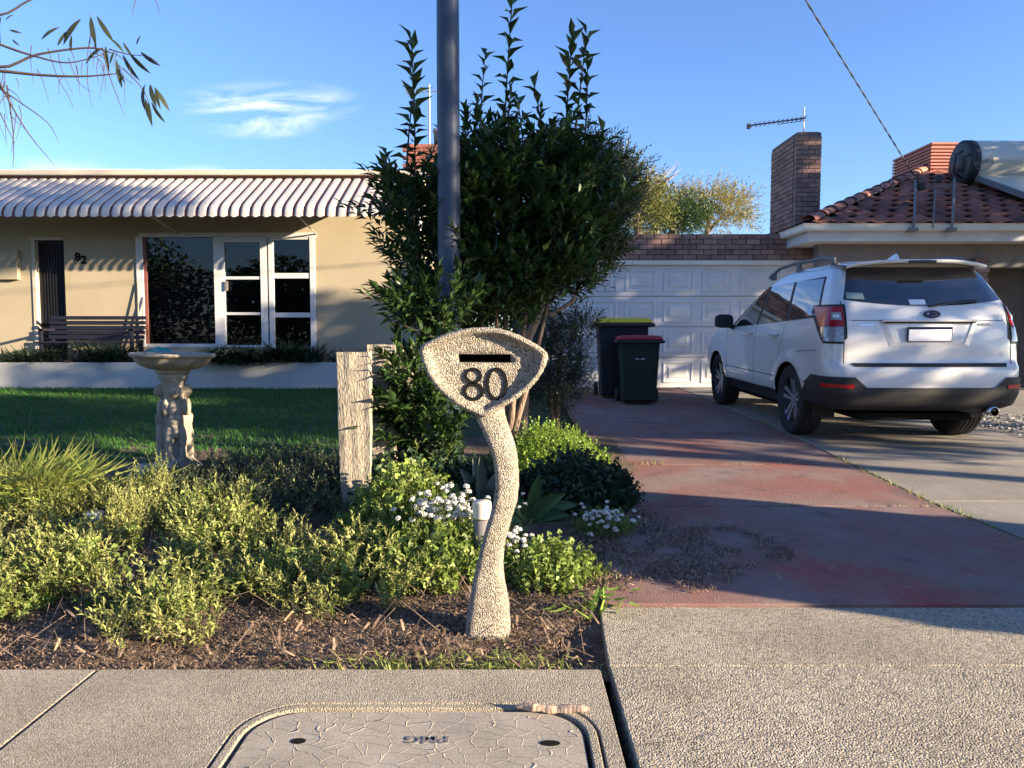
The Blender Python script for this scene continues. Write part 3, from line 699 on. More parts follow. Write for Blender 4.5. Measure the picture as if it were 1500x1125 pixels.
# evaporative cooler
ec = thing('roof_cooler', 'louvred terracotta evaporative cooler on the roof ridge', 'cooler', (8.6, 15.6, 4.6))
eY = 15.3; a = pt(1363, 250, eY); b = pt(1425, 209, eY); ex0, ex1 = a.x, b.x + .1; ez0, ez1 = a.z - .25, pt(1363, 208, eY).z; edp = 1.55
MB().box(ex0 + .04, ex1 - .04, eY + .04, eY + edp - .04, ez0, ez1 - .02).build('cabinet', M_['cooler'], ec)
MB().box(ex0, ex1, eY, eY + edp, ez1 - .05, ez1).build('lid', M_['cooler'], ec, bevel=.015)
z = ez1 - .1
while z > ez0:
    MB().box(ex0, ex1, eY, eY + edp, z - .022, z + .014).build('louvre', M_['cooler'], ec); z -= .065
# solar hot water tank and collector
st = thing('solar_water_heater', 'cream cylindrical solar hot water tank with dark end cap on the roof', 'water heater', (10.2, 14.5, 4.2))
tY = 14.2; e0 = pt(1408, 240, tY); rad = 32 / FPX * tY; zc = pt(1408, 240, tY).z
rot = Matrix.Rotation(R(90), 4, 'Y')
MB().lathe([(rad * .97, 0), (rad, .02), (rad, 2.4), (rad * .97, 2.42)], (e0.x + .12, tY, zc), 40, rot).build('tank', M_['tank'], st, smooth='auto')
cap = MB().lathe([(0, -.06), (rad * .35, -.06), (rad * .4, -.02), (rad * .8, -.03), (rad * 1.02, .0), (rad * 1.02, .12), (rad * .9, .13)], (e0.x, tY, zc), 40, rot).build('end_cap', M_['dark_plastic'], st, smooth='auto')
me = text_mesh('Rheem', .13, .001, M_['steel']); lg = pt(1441, 236, tY - rad)
lc = place(me, 'logo', Matrix.Translation((lg.x, tY - rad - .003, lg.z)) @ Matrix.Rotation(R(90), 4, 'X') @ Matrix.Rotation(R(18), 4, 'Z'), st)
m = MB(); ring = [Vector((lg.x + .17 * math.cos(t / 24 * 2 * math.pi), tY - rad - .004 + .09 * (math.sin(t / 24 * 2 * math.pi) ** 2) * .5, lg.z + .15 * math.sin(t / 24 * 2 * math.pi))) for t in range(25)]
m.tube(ring, .005, 5, False).build('logo_ring', M_['steel'], st)
MB().tube([(e0.x - .1, tY - .2, zc + .18), (e0.x - .25, tY - .25, zc + .1), (e0.x - .28, tY - .25, zc - .2), (e0.x - .1, tY - .2, zc - .3)], .02, 6).tube([(e0.x - .02, tY - .3, zc + .1), (e0.x - .16, tY - .33, zc + .02), (e0.x - .14, tY - .33, zc - .25)], .016, 6).build('pipe', M_['wire'], st, smooth=True)
sl = Vector((0, -math.cos(ang), -math.sin(ang))); nz_ = Vector((0, -math.sin(ang), math.cos(ang)))
c0 = Vector((e0.x + .1, tY - .15, zc - rad * .75)); rgt = Vector((1, 0, 0))
def obox(o, a, b, c, da, db, dc):
    vs = [o + a * i * da + b * j * db + c * k_ * dc for k_ in (0, 1) for j in (0, 1) for i in (0, 1)]
    return MB().add(vs, [(0, 2, 3, 1), (4, 5, 7, 6), (0, 1, 5, 4), (2, 6, 7, 3), (0, 4, 6, 2), (1, 3, 7, 5)])
obox(c0, rgt, sl, nz_, 2.3, 1.95, .09).build('collector_frame', M_['steel'], st)
obox(c0 + rgt * .05 + sl * .05 + nz_ * .0902, rgt, sl, nz_, 2.2, 1.85, .004).build('collector_glass', M_['tank'], st)
# service bracket with pipes on the roof, and the overhead cable
sb = thing('service_bracket', 'dark electrical service bracket with two pipes on the tiled roof', 'bracket', pt(1370, 325, 11.7))
for px0_, px1_, q1 in ((1338, 1341, 262), (1366, 1370, 276), (1394, 1398, 262)):
    a = pt(px0_, 334, EY - .06); b = pt(px1_, q1, EY + .9); MB().tube([a, a + Vector((.01, .0, .12)), b], .018 if px0_ != 1366 else .012, 6).build('pipe', M_['steel'], sb)
for px in (1338, 1394):
    a = pt(px, 336, EY - .05); MB().box(a.x - .07, a.x + .05, a.y - .06, a.y + .12, a.z - .03, a.z + .02).build('foot', M_['steel'], sb)
a = pt(1335, 274, EY + .8); b = pt(1402, 274, EY + .8)
MB().tube([a, b], .018, 6).build('crossbar', M_['steel'], sb)
for px, py in ((1348, 274), (1373, 263)):
    a = pt(px, py, EY + .8); MB().box(a.x - .05, a.x + .05, a.y - .08, a.y, a.z - .06, a.z + .06).build('insulator', M_['wire'], sb, bevel=.02)
A = pt(1348, 272, EY + .75); B = pt(1180, 0, 8.6); dirw = (B - A); end = A + dirw * 3.6
pts = [A.lerp(end, i / 40) - Vector((0, 0, .0)) for i in range(41)]
m = MB().tube(pts, .007, 6)
hel = [[p + Vector((.008 * math.cos(i * .9 + ph), 0, .008 * math.sin(i * .9 + ph))) for i, p in enumerate([A.lerp(end, j / 260) for j in range(261)])] for ph in (0, 3.14)]
for h in hel: m.tube(h, .005, 4)
o = m.build('overhead_cable', M_['wire']); tag(o, 'twisted black overhead power cable running to the tiled roof', 'cable')
sp_end = end
up = thing('utility_pole', 'timber utility pole carrying the overhead cable across the street', 'pole', (sp_end.x, sp_end.y, 0))
MB().tube([(sp_end.x, sp_end.y, -.2), (sp_end.x, sp_end.y, sp_end.z + 1.2)], [.16, .11], 12).build('shaft', M_['bark'], up, smooth=True)
MB().box(sp_end.x - .9, sp_end.x + .9, sp_end.y - .06, sp_end.y + .06, sp_end.z - .07, sp_end.z + .07).build('crossarm', M_['bark'], up)

# ================================================================== LETTERBOX
LY = 3.05
lb = thing('letterbox', 'pebble-dashed concrete letterbox numbered 80 on a curved stem', 'letterbox', (pt(715, 925, LY).x, LY, 0))
head_px = [(613, 513), (617, 505), (632, 497), (655, 488), (680, 481.5), (705, 479), (728, 480.5), (752, 487), (775, 498), (792, 508), (803, 517), (803, 527), (797, 543), (788, 557), (775, 571), (757, 585), (738, 596), (722, 605), (709, 613), (697, 607), (678, 599), (658, 586), (641, 571), (629, 556), (620, 538)]
def smooth_poly(ps, it=2):
    for _ in range(it):
        out = []
        for i in range(len(ps)):
            a, b = ps[i], ps[(i + 1) % len(ps)]
            out += [(a[0] * .75 + b[0] * .25, a[1] * .75 + b[1] * .25), (a[0] * .25 + b[0] * .75, a[1] * .25 + b[1] * .75)]
        ps = out
    return ps
hp = [(pt(x, y, LY - .06).x, pt(x, y, LY - .06).z) for x, y in smooth_poly(head_px)]
hc = (sum(p[0] for p in hp) / len(hp), sum(p[1] for p in hp) / len(hp) + .01)
def off(k): return [(hc[0] + (x - hc[0]) * k, hc[1] + (z - hc[1]) * k) for x, z in hp]
def rough(v, a, s=70):
    n_ = noise.noise_vector(Vector(v) * s); return Vector(v) + n_ * a
rings = []
FY = LY - .06
for k, y in ((.0, FY + .012), (.3, FY + .012), (.55, FY + .012), (.70, FY + .012), (.78, FY + .011), (.82, FY + .004), (.86, FY - .012), (.91, FY - .022), (.96, FY - .020), (.99, FY - .008), (1.0, FY + .015), (1.0, FY + .08), (1.0, FY + .15), (.97, FY + .19), (.9, FY + .20), (.6, FY + .20), (0, FY + .20)):
    rings.append([rough((x, y, z), .0035) for x, z in off(max(k, .02))])
# dense subdivision of each ring gap keeps the pebbles visible in the outline
m = MB().loft(rings, cap=True); hd_o = m.build('head', M_['pebble'], lb, smooth=True)
SX0, SX1 = pt(671, 525, FY).x, pt(748, 525, FY).x; SZ0, SZ1 = pt(0, 531.5, FY).z, pt(0, 519, FY).z
# slot: dark recess framed by the concrete
cut = MB().box(SX0, SX1, FY - .1, FY + .16, SZ0, SZ1).build('slot_cut', M_['void'], None)
bo = hd_o.modifiers.new('slot', 'BOOLEAN'); bo.object = cut; bo.operation = 'DIFFERENCE'; bo.solver = 'EXACT'
dg = bpy.context.evaluated_depsgraph_get(); nm = bpy.data.meshes.new_from_object(hd_o.evaluated_get(dg)); hd_o.modifiers.clear(); hd_o.data = nm
bpy.data.objects.remove(cut)
MB().box(SX0 - .01, SX1 + .01, FY + .12, FY + .14, SZ0 - .01, SZ1 + .01).build('slot', M_['void'], hd_o)
def ring_digit(cx, cz, rx, rz, st, y0, y1, n=40):
    rings = []
    for (a, y) in ((0, y0), (st, y0), (st, y1), (0, y1)):
        rings.append([Vector((cx + (rx - a) * math.cos(2 * math.pi * i / n), y, cz + (rz - a) * math.sin(2 * math.pi * i / n))) for i in range(n)])
    return MB().loft(rings + [rings[0]], cap=False)
s = (FY) / FPX
def dpt(px, py): p = pt(px, py, FY); return p.x, p.z
NY0, NY1 = FY + .0065, FY + .016
c = dpt(693, 550.5); b = dpt(693.3, 574); e8 = ring_digit(c[0], c[1], 13.2 * s, 12 * s, 4.5 * s, NY0, NY1); q8 = ring_digit(b[0], b[1], 15.6 * s, 13.6 * s, 4.9 * s, NY0, NY1)
e8.add(q8.v, q8.f); e8.build('number_eight', M_['black'], lb)
c = dpt(727.5, 562.5); ring_digit(c[0], c[1], 16.2 * s, 24.5 * s, 4.9 * s, NY0, NY1).build('number_zero', M_['black'], lb)
stem_px = [(598, 690, 742), (615, 696, 746), (632, 705, 752), (650, 713, 758), (668, 719, 761), (690, 723, 763), (712, 724, 763), (735, 721, 760), (757, 715, 753), (780, 708, 746), (800, 703, 741), (825, 697.5, 739), (850, 692, 741), (875, 687, 746), (900, 683.5, 748), (931, 681, 748)]
rings = []
stem2 = []
for i in range(len(stem_px) - 1):
    for t in (0, .25, .5, .75): stem2.append(tuple(a + (b - a) * t for a, b in zip(stem_px[i], stem_px[i + 1])))
stem2.append(stem_px[-1])
for (py, xa, xb_) in stem2:
    p, q = pt(xa, py, LY), pt(xb_, py, LY); w = (q.x - p.x); z = p.z; t0_ = min(1, (py - 598) / 333); kk = .85 + .15 * t0_ ** 2.5; xs = p.x + w * (1 - kk) * .45; w *= kk
    t = (py - 598) / 333; dep = .10 + .05 * max(0, (t - .5)) ; ring = []
    side = .012    # the lit right flank turns away from the front
    prof_ = [(0, .012), (.04, 0), (.2, -.004), (.4, -.004), (.6, -.002), (.78, .004), (.93, .022), (1, .045), (1, dep * .7), (.95, dep), (.5, dep + .01), (.06, dep), (0, dep * .7), (0, dep * .3)]
    for (fx, fy) in prof_: ring.append(rough((xs + w * fx, LY - .05 + fy, z), .003))
    rings.append(ring)
MB().loft(rings).build('stem', M_['pebble'], lb, smooth=True)

# ================================================================== PIT COVER
def lid_mat():
    m = pm('lid_concrete', (.345, .30, .23), (.41, .36, .285), .9, 4, voro=.15, vscale=260, spots=[((.19, .165, .14), 3, .5, .75, .6)])
    nt = m.node_tree; N = nt.nodes; L = nt.links; b = N['Principled BSDF']
    g = N.new('ShaderNodeNewGeometry'); mp = N.new('ShaderNodeMapping'); mp.inputs['Scale'].default_value = (1, 1.5, 1); L.new(g.outputs['Position'], mp.inputs[0])
    nz = N.new('ShaderNodeTexNoise'); nz.inputs['Scale'].default_value = 5; L.new(mp.outputs[0], nz.inputs['Vector'])
    ad = N.new('ShaderNodeMix'); ad.data_type = 'RGBA'; ad.blend_type = 'ADD'; ad.inputs[0].default_value = .09; L.new(mp.outputs[0], ad.inputs[6]); L.new(nz.outputs['Color'], ad.inputs[7])
    v = N.new('ShaderNodeTexVoronoi'); v.feature = 'DISTANCE_TO_EDGE'; v.inputs['Scale'].default_value = 15; L.new(ad.outputs[2], v.inputs['Vector'])
    mr = N.new('ShaderNodeMapRange'); mr.inputs[1].default_value = 0; mr.inputs[2].default_value = .035; L.new(v.outputs['Distance'], mr.inputs[0])
    fine = N.new('ShaderNodeTexNoise'); fine.inputs['Scale'].default_value = 180; L.new(g.outputs['Position'], fine.inputs['Vector'])
    s_ = N.new('ShaderNodeMath'); s_.operation = 'MULTIPLY_ADD'; s_.inputs[1].default_value = .25; L.new(fine.outputs[0], s_.inputs[0])
    inv = N.new('ShaderNodeMath'); inv.operation = 'SUBTRACT'; inv.inputs[0].default_value = 1; L.new(mr.outputs[0], inv.inputs[1]); L.new(inv.outputs[0], s_.inputs[2])
    bp = N.new('ShaderNodeBump'); bp.inputs['Strength'].default_value = .6; bp.inputs['Distance'].default_value = .005; L.new(s_.outputs[0], bp.inputs['Height']); L.new(bp.outputs[0], b.inputs['Normal'])
    return m
M_['lid'] = lid_mat()
pc = thing('pit_cover', 'rounded concrete telephone pit cover marked PMG set in the footpath', 'pit cover', ((PX0 + PX1) / 2, (PY0 + PY1) / 2, 0))
def rr_slab(name, x0, x1, y0, y1, r, z0, z1, mat, hole=None, bevel=.004):
    o_ = rrect(x0, x1, y0, y1, r); n = len(o_); m = MB()
    if hole is None:
        m.add([(x, y, z0) for x, y in o_] + [(x, y, z1) for x, y in o_], [tuple(range(n))[::-1], tuple(range(n, 2 * n))] + [(i, (i + 1) % n, (i + 1) % n + n, i + n) for i in range(n)])
    else:
        h = rrect(*hole)
        m.loft([[Vector((x, y, z0)) for x, y in o_], [Vector((x, y, z1)) for x, y in o_], [Vector((x, y, z1)) for x, y in h], [Vector((x, y, z0)) for x, y in h]] , cap=False)
    return m.build(name, mat, pc, bevel=bevel)
rr_slab('frame', PX0 + .008, PX1 - .008, PY0 + .008, PY1 - .008, .192, -.09, .001, M_['concrete'], (PX0 + .036, PX1 - .036, PY0 + .036, PY1 - .036, .17))
lid = rr_slab('lid', PX0 + .050, PX1 - .050, PY0 + .050, PY1 - .050, .16, -.09, -.004, M_['lid'])
MB().box(PX0 - .02, PX1 + .02, PY0 - .02, PY1 + .02, -.13, -.10).build('pit_base', M_['void'], pc)
for px, py, w in ((437, 1084, .045), (806, 1087, .06)):
    p = gp(px, py); o_ = [(p.x + w * .5 * math.cos(i / 16 * 2 * math.pi), p.y + .016 * math.sin(i / 16 * 2 * math.pi), -.0025) for i in range(16)]
    MB().add(o_ + [(x, y, -.0035) for x, y, z in o_], [tuple(range(16))] + [(i, (i + 1) % 16, (i + 1) % 16 + 16, i + 16) for i in range(16)]).build('lifting_hole', M_['void'], lid)
me = text_mesh('PMG', .052, .0015, M_['steel'], .001); p = gp(626, 1082)
place(me, 'lettering', Matrix.Translation((p.x, p.y, -.003)) @ Matrix.Rotation(R(180), 4, 'Z') @ Matrix.Diagonal((1.25, 1, 1, 1)), lid)
a = gp(757, 1041); b = gp(864, 1046)
m = MB(); 
pts_ = [a.lerp(b, i / 9) + Vector((0, rnd.uniform(-.006, .006), .012 + .004 * math.sin(i))) for i in range(10)]
o = m.tube(pts_, [.006, .012, .014, .012, .015, .013, .016, .013, .012, .005], 7).build('bark_strip', M_['pale_bark']); tag(o, 'curl of brown bark lying in the pit cover joint', 'bark')

# ================================================================== POSTS, BIRD BATH, POLE, CAPS
def post(px, ytop, ybot, wpx, Y, label, lean=0, dep=.07):
    a = pt(px, ybot, Y); b = pt(px, ytop, Y); w = wpx / FPX * Y; zb = soil_z(a.x, Y) - .1
    t = thing('weathered_post', label, 'post', (a.x, Y, zb + .1), 'old timber posts between lawn and garden')
    rings = []
    nseg = 26
    for i in range(nseg + 1):
        f = i / nseg; z = zb + (b.z - zb) * f; cx = a.x + (pt(px + lean, ytop, Y).x - a.x) * f
        ww = w * (.80 + .20 * min(1, f * 1.8)); ring = []
        for (fx, fy) in ((-.5, 0), (-.3, -.006), (-.1, .004), (.1, -.004), (.3, .004), (.5, 0), (.52, .5), (.5, 1), (0, 1.02), (-.5, 1), (-.52, .5)):
            p = Vector((cx + ww * fx, Y + dep * fy, z)); 
            g_ = noise.noise(Vector((fx * 9 + px, fy * 3, z * 1.2))) * .010 + noise.noise(Vector((fx * 9, px, z * 14))) * .004
            ring.append(p + Vector((g_ * (1 if abs(fx) > .4 else .3), g_, .012 * noise.noise(Vector((fx * 6 + px, 0, 9))) if i == nseg else 0)))
        rings.append(ring)
    MB().loft(rings).build('timber', M_['post'], t, smooth=False)
    return t
post(522, 516, 765, 48, 4.62, 'sunlit weathered timber post standing at the garden edge', lean=-6)
post(562, 505, 730, 40, 4.86, 'weathered timber post in shade beside the sunlit post', lean=-4)
post(590, 502, 700, 30, 5.15, 'weathered timber post half hidden by laurel leaves', lean=0)
bb = thing('bird_bath', 'cast stone bird bath with cherub column and fluted bowl on the lawn', 'bird bath', (pt(258, 690, 6.0).x, 6.0, .15))
BX, BY = pt(258, 690, 6.0).x, 6.0; bz0 = gz(6) + .0
brim = pt(258, 519, 6.0).z; br_ = 57 / FPX * 6.0; tilt = Matrix.Rotation(R(1.5), 4, 'Y')
prof_ = [(.0, -.15), (.12, -.15), (.135, -.135), (.12, -.125), (.17, -.115), (.235, -.09), (.275, -.055), (.287, -.03), (.292, -.025), (.305, -.022), (.318, -.012), (.32, .0), (.31, .01), (.295, .008), (.28, -.005), (.2, -.05), (.0, -.07)]
n = 64; rings = []
for (r_, z) in prof_:
    ring = []
    for k in range(n):
        a = 2 * math.pi * k / n; fl = 1 + (.022 * math.cos(a * 24) if -.12 < z < -.03 and r_ > .15 else 0) + (.01 * math.sin(a * 3 + 1) if z > -.03 and r_ > .25 else 0)
        ring.append(tilt @ Vector((r_ * fl * math.cos(a), r_ * fl * math.sin(a), z)) + Vector((BX, BY, brim)))
    rings.append(ring)
MB().loft(rings).build('bowl', M_['stone'], bb, smooth=True)
MB().lathe([(0, 0), (.275, .002), (.28, .015), (.0, .016)], (BX, BY, brim - .03), 32).build('water', pm('bath_water', (.05, .055, .05), rough=.05), bb, smooth=True)
zc0, zc1 = bz0 + .07, brim - .15; hh = zc1 - zc0
m = MB().lathe([(.085, 0), (.085, hh * .3), (.07, hh * .6), (.075, hh * .85), (.10, hh * .93), (.11, hh)], (BX, BY, zc0), 20)
for k in range(3):
    a = R(-90 + 28 + 120 * k); u = Vector((math.cos(a), math.sin(a), 0)); s_ = Vector((-u.y, u.x, 0))
    C = Vector((BX, BY, zc0))
    m.ell(C + u * .105 + Vector((0, 0, hh * .80)), (.052, .052, .056))                       # head
    m.ell(C + u * .125 + s_ * .02 + Vector((0, 0, hh * .79)), (.03, .03, .028))              # cheek
    m.ell(C + u * .085 + Vector((0, 0, hh * .60)), (.055, .055, .085))                       # chest
    m.ell(C + u * .095 + Vector((0, 0, hh * .46)), (.058, .058, .07))                        # belly
    for sg in (-1, 1):
        m.ell(C + u * .095 + s_ * .045 * sg + Vector((0, 0, hh * .28)), (.036, .036, .10))   # thighs
        m.ell(C + u * .105 + s_ * .042 * sg + Vector((0, 0, hh * .10)), (.028, .028, .08))   # shins
        m.ell(C + u * .075 + s_ * .070 * sg + Vector((0, 0, hh * .62)), (.024, .024, .075))  # arms
        m.ell(C + u * .12 + s_ * .03 * sg + Vector((0, 0, hh * .50)), (.024, .024, .03))     # hands
    m.ell(C + u * .13 + Vector((0, 0, hh * .36)), (.025, .025, .06))                         # drapery
    m.ell(C + u * .11 + Vector((0, 0, .0)), (.05, .05, .035))
m.lathe([(.0, 0), (.125, 0), (.13, .03), (.115, .05), (.10, .06), (0, .06)], (BX, BY, zc0 - .03), 24).lathe([(.0, 0), (.10, 0), (.115, .03), (.10, .05), (0, .05)], (BX, BY, zc1 - .05), 24)
col = m.build('column', M_['stone'], bb, smooth=True); rm = col.modifiers.new('remesh', 'REMESH'); rm.mode = 'VOXEL'; rm.voxel_size = .008; rm.use_smooth_shade = True
sm = col.modifiers.new('smooth', 'SMOOTH'); sm.factor = .5; sm.iterations = 3
m = MB(); ring0 = []
for zz, rr_ in ((bz0 - .03, .2), (bz0 + .03, .20), (bz0 + .055, .175), (bz0 + .075, .14)):
    ring0.append([Vector((BX + rr_ * (1.0 + .06 * math.cos(8 * a)) * math.cos(a), BY + rr_ * (1.0 + .06 * math.cos(8 * a)) * math.sin(a), zz)) for a in [2 * math.pi * k / 48 for k in range(48)]])
m.loft(ring0).build('plinth', M_['stone'], bb, smooth=True)
def rock(name, label, c, r, mat='rock', group=None):
    m = MB().ell((0, 0, 0), (1, 1, 1), 16, 10); 
    m.v = [tuple(Vector((v[0] * r[0], v[1] * r[1], v[2] * r[2])) * (1 + .22 * noise.noise(Vector(v) * 1.8 + Vector(c))) + Vector(c)) for v in m.v]
    o = m.build(name, M_[mat], smooth=True); return tag(o, label, 'rock', group)
p = pt(212, 690, 5.75); rock('garden_rock', 'pale limestone rock beside the bird bath foot', (p.x, 5.75, gz(5.75) + .03), (.11, .09, .07))
sp = thing('street_pole', 'dark blue-grey steel street light pole in the garden', 'pole', (pt(659, 665, 5.35).x, 5.35, .1))
px_ = pt(659, 600, 5.35).x
MB().tube([(px_, 5.35, 0), (px_, 5.35, 1.3), (px_ + .0, 5.35, 3.2), (px_ + .0, 5.35, 7.2)], [.078, .078, .078, .060], 28).build('shaft', M_['pole'], sp, smooth=True)
MB().tube([(px_, 5.35, 7.15), (px_, 4.9, 7.7), (px_, 3.9, 7.95)], .035, 10).build('outreach_arm', M_['pole'], sp, smooth=True)
MB().ell((px_, 3.6, 7.93), (.13, .36, .07), 14, 8).build('lamp_head', M_['alu'], sp, smooth=True)
def cap_(px, py, Y, w, h, label):
    c = pt(px, py, Y); r_ = w / FPX * Y / 2; hh = h / FPX * Y
    t = thing('pipe_cap', label, 'pipe cap', (c.x, Y, soil_z(c.x, Y)), 'white pipe caps in the garden')
    zb = soil_z(c.x, Y)
    MB().lathe([(r_ * .9, zb - .05), (r_ * .9, c.z - hh)], (c.x, Y, 0), 24).build('riser', M_['steel'], t, smooth=True)
    MB().lathe([(r_ * .98, -hh), (r_, -hh * .9), (r_, -hh * .12), (r_ * .93, 0), (0, .002)], (c.x, Y, c.z), 24).build('cap', M_['pvc'], t, smooth='auto')
cap_(706, 734, 3.75, 28, 26, 'white pipe cap among white flowers beside the letterbox stem')
cap_(137, 750, 4.55, 28, 22, 'white pipe cap low in the groundcover by the grassy tuft')

# ================================================================== BINS
def bin_(px, ytop, ybot, wpx, Y, lidmat, bodymat, label, rot=0):
    c = pt(px, ybot, Y); zt = pt(px, ytop, Y).z; zb = gz(Y) + .012; w = wpx / FPX * Y; H = zt - zb; dpt_ = w * 1.12
    t = thing('wheelie_bin', label, 'bin', (c.x, Y, zb), 'wheelie bins by the garage door')
    Mx = Matrix.Translation((c.x, Y, zb)) @ Matrix.Rotation(rot, 4, 'Z')
    def rr(wx_, dy, z, r=.04, oy=0): return [Mx @ Vector((x, y + oy, z)) for x, y in rrect(-wx_ / 2, wx_ / 2, -dy / 2, dy / 2, r, 4)]
    k = .80
    MB().loft([rr(w * k * .84, dpt_ * .70, .04), rr(w * k * .86, dpt_ * .72, .07), rr(w * k * .97, dpt_ * .90, H * .72), rr(w * k * 1.0, dpt_ * .93, H * .88), rr(w * .97, dpt_ * .98, H * .885), rr(w, dpt_, H * .90), rr(w, dpt_, H * .925), rr(w * .9, dpt_ * .93, H * .93)]).build('body', bodymat, t, smooth='auto')
    MB().loft([rr(w * .93, dpt_ * .97, H * .926), rr(w * .93, dpt_ * .97, H * .95), rr(w * .86, dpt_ * .86, H * .985), rr(w * .6, dpt_ * .6, H * 1.0)]).build('lid', lidmat, t, smooth='auto')
    MB().tube([Mx @ Vector((-w * .4, dpt_ * .55, H * .93)), Mx @ Vector((w * .4, dpt_ * .55, H * .93))], .018, 8).build('handle', bodymat, t)
    for sx in (-1, 1):
        MB().lathe([(.02, -.025), (.095, -.025), (.1, -.015), (.1, .015), (.095, .025), (.02, .025)], Mx @ Vector((sx * w * .40, dpt_ * .36, .10)), 20, Matrix.Rotation(R(90), 4, 'Y')).build('wheel', M_['tyre'], t)
    return t, Mx, w, H, dpt_
bin_(909, 466, 590, 88, 11.2, M_['yellow'], M_['bin2'], 'large dark wheelie bin with yellow lid behind the red-lidded bin', R(-4))
t, Mx, w, H, dd = bin_(934, 491, 592, 70, 10.35, M_['redlid'], M_['bin'], 'smaller dark green wheelie bin with red lid on the red driveway', R(-5))
me2 = text_mesh('== ==', .05, .001, M_['plate'])
place(me2, 'marking', Mx @ Matrix.Translation((0, -dd * .47, H * .66)) @ Matrix.Rotation(R(90 - 5), 4, 'X'), t)

# ================================================================== CAR
CAR = {}
ZT = [.34, .355, .37, .45, .55, .62, .70, .735, .75, .78, .85, .93, .98, 1.02, 1.06, 1.10, 1.15, 1.2, 1.26, 1.32, 1.4, 1.48, 1.54, 1.59, 1.63, 1.66, 1.685, 1.70, 1.708]
def itp(z, tab):
    if z <= tab[0][0]: return tab[0][1]
    for (a, va), (b, vb) in zip(tab, tab[1:]):
        if z <= b: return va + (vb - va) * (z - a) / (b - a)
    return tab[-1][1]
YR = [(.34, .14), (.37, .07), (.41, .03), (.5, .0), (.62, .0), (.70, .005), (.735, .012), (.75, .045), (.78, .062), (.95, .07), (1.1, .085), (1.2, .105), (1.27, .13), (1.40, .225), (1.54, .33), (1.62, .40), (1.66, .44), (1.685, .50), (1.70, .62), (1.708, .85)]
HW = [(.34, .80), (.36, .84), (.39, .868), (.5, .893), (.7, .8975), (.85, .893), (.98, .883), (1.06, .868), (1.12, .85), (1.2, .825), (1.32, .785), (1.48, .725), (1.56, .69), (1.62, .65), (1.66, .60), (1.685, .53), (1.70, .40), (1.708, .2)]
YF = [(.24, 4.35), (.30, 4.46), (.45, 4.57), (.62, 4.595), (.78, 4.54), (.88, 4.45), (.95, 4.30), (.98, 4.12), (1.02, 3.75), (1.06, 3.45), (1.10, 3.25), (1.2, 3.05), (1.4, 2.70), (1.54, 2.43), (1.6, 2.25), (1.64, 2.08), (1.67, 1.9), (1.69, 1.7), (1.70, 1.55), (1.708, 1.3)]
def half_outline(z):
    yr, w, yf = itp(z, YR), itp(z, HW), itp(z, YF); rc = .17 if z > .74 else .20; bow = .05; fc = .42 if z < 1.0 else .35
    pts = []
    for i in range(11):
        x = (w - rc) * i / 10; pts.append((x, yr + bow * (x / w) ** 2))
    yb = pts[-1][1]
    for i in range(1, 9):
        a = R(90 * i / 8); pts.append((w - rc + rc * math.sin(a), yb + rc * 1.1 * (1 - math.cos(a))))
    y0 = pts[-1][1]; y1 = yf - fc
    for i in range(1, 45): pts.append((w, y0 + (y1 - y0) * i / 44))
    for i in range(1, 9):
        a = R(90 * i / 8); pts.append((w - fc * .9 * (1 - math.cos(a)), y1 + fc * .85 * math.sin(a)))
    xe, ye = pts[-1]
    for i in range(1, 9): pts.append((xe * (1 - i / 8), ye + .15 * fc * (1 - (1 - i / 8) ** 2)))
    out = []
    for x, y in pts:   # plan taper towards both ends and flared arches
        k = 1 - .03 * max(0, (y - 2.6) / 2) ** 2 - .035 * max(0, (1.4 - y) / 1.4) ** 2
        fl = 0
        if z < .85 and x > .7:
            for ya in (.985, 3.625):
                d_ = math.hypot(y - ya, (z - .345)); fl += .022 * max(0, 1 - abs(d_ - .40) / .12)
        out.append((x * k + fl, y))
    return out
def side_x(y, z):
    o_ = half_outline(z)[12:66]
    for (xa, ya), (xb_, yb) in zip(o_, o_[1:]):
        if ya <= y <= yb: return xa + (xb_ - xa) * (y - ya) / max(1e-6, yb - ya)
    return o_[0][0] if y < o_[0][1] else o_[-1][0]
def rear_y(x, z):
    o_ = half_outline(z)[:19]; x = abs(x)
    for (xa, ya), (xb_, yb) in zip(o_, o_[1:]):
        if xa <= x <= xb_: return ya + (yb - ya) * (x - xa) / max(1e-6, xb_ - xa)
    return o_[-1][1]
def arc_pt(s_, z):
    o_ = half_outline(z); acc = 0
    for (xa, ya), (xb_, yb) in zip(o_, o_[1:]):
        l_ = math.hypot(xb_ - xa, yb - ya)
        if acc + l_ >= s_:
            t_ = (s_ - acc) / max(l_, 1e-6); nx, ny = (yb - ya) / max(l_, 1e-6), -(xb_ - xa) / max(l_, 1e-6)
            return xa + (xb_ - xa) * t_, ya + (yb - ya) * t_, nx, ny
        acc += l_
    return o_[-1][0], o_[-1][1], 0, 1
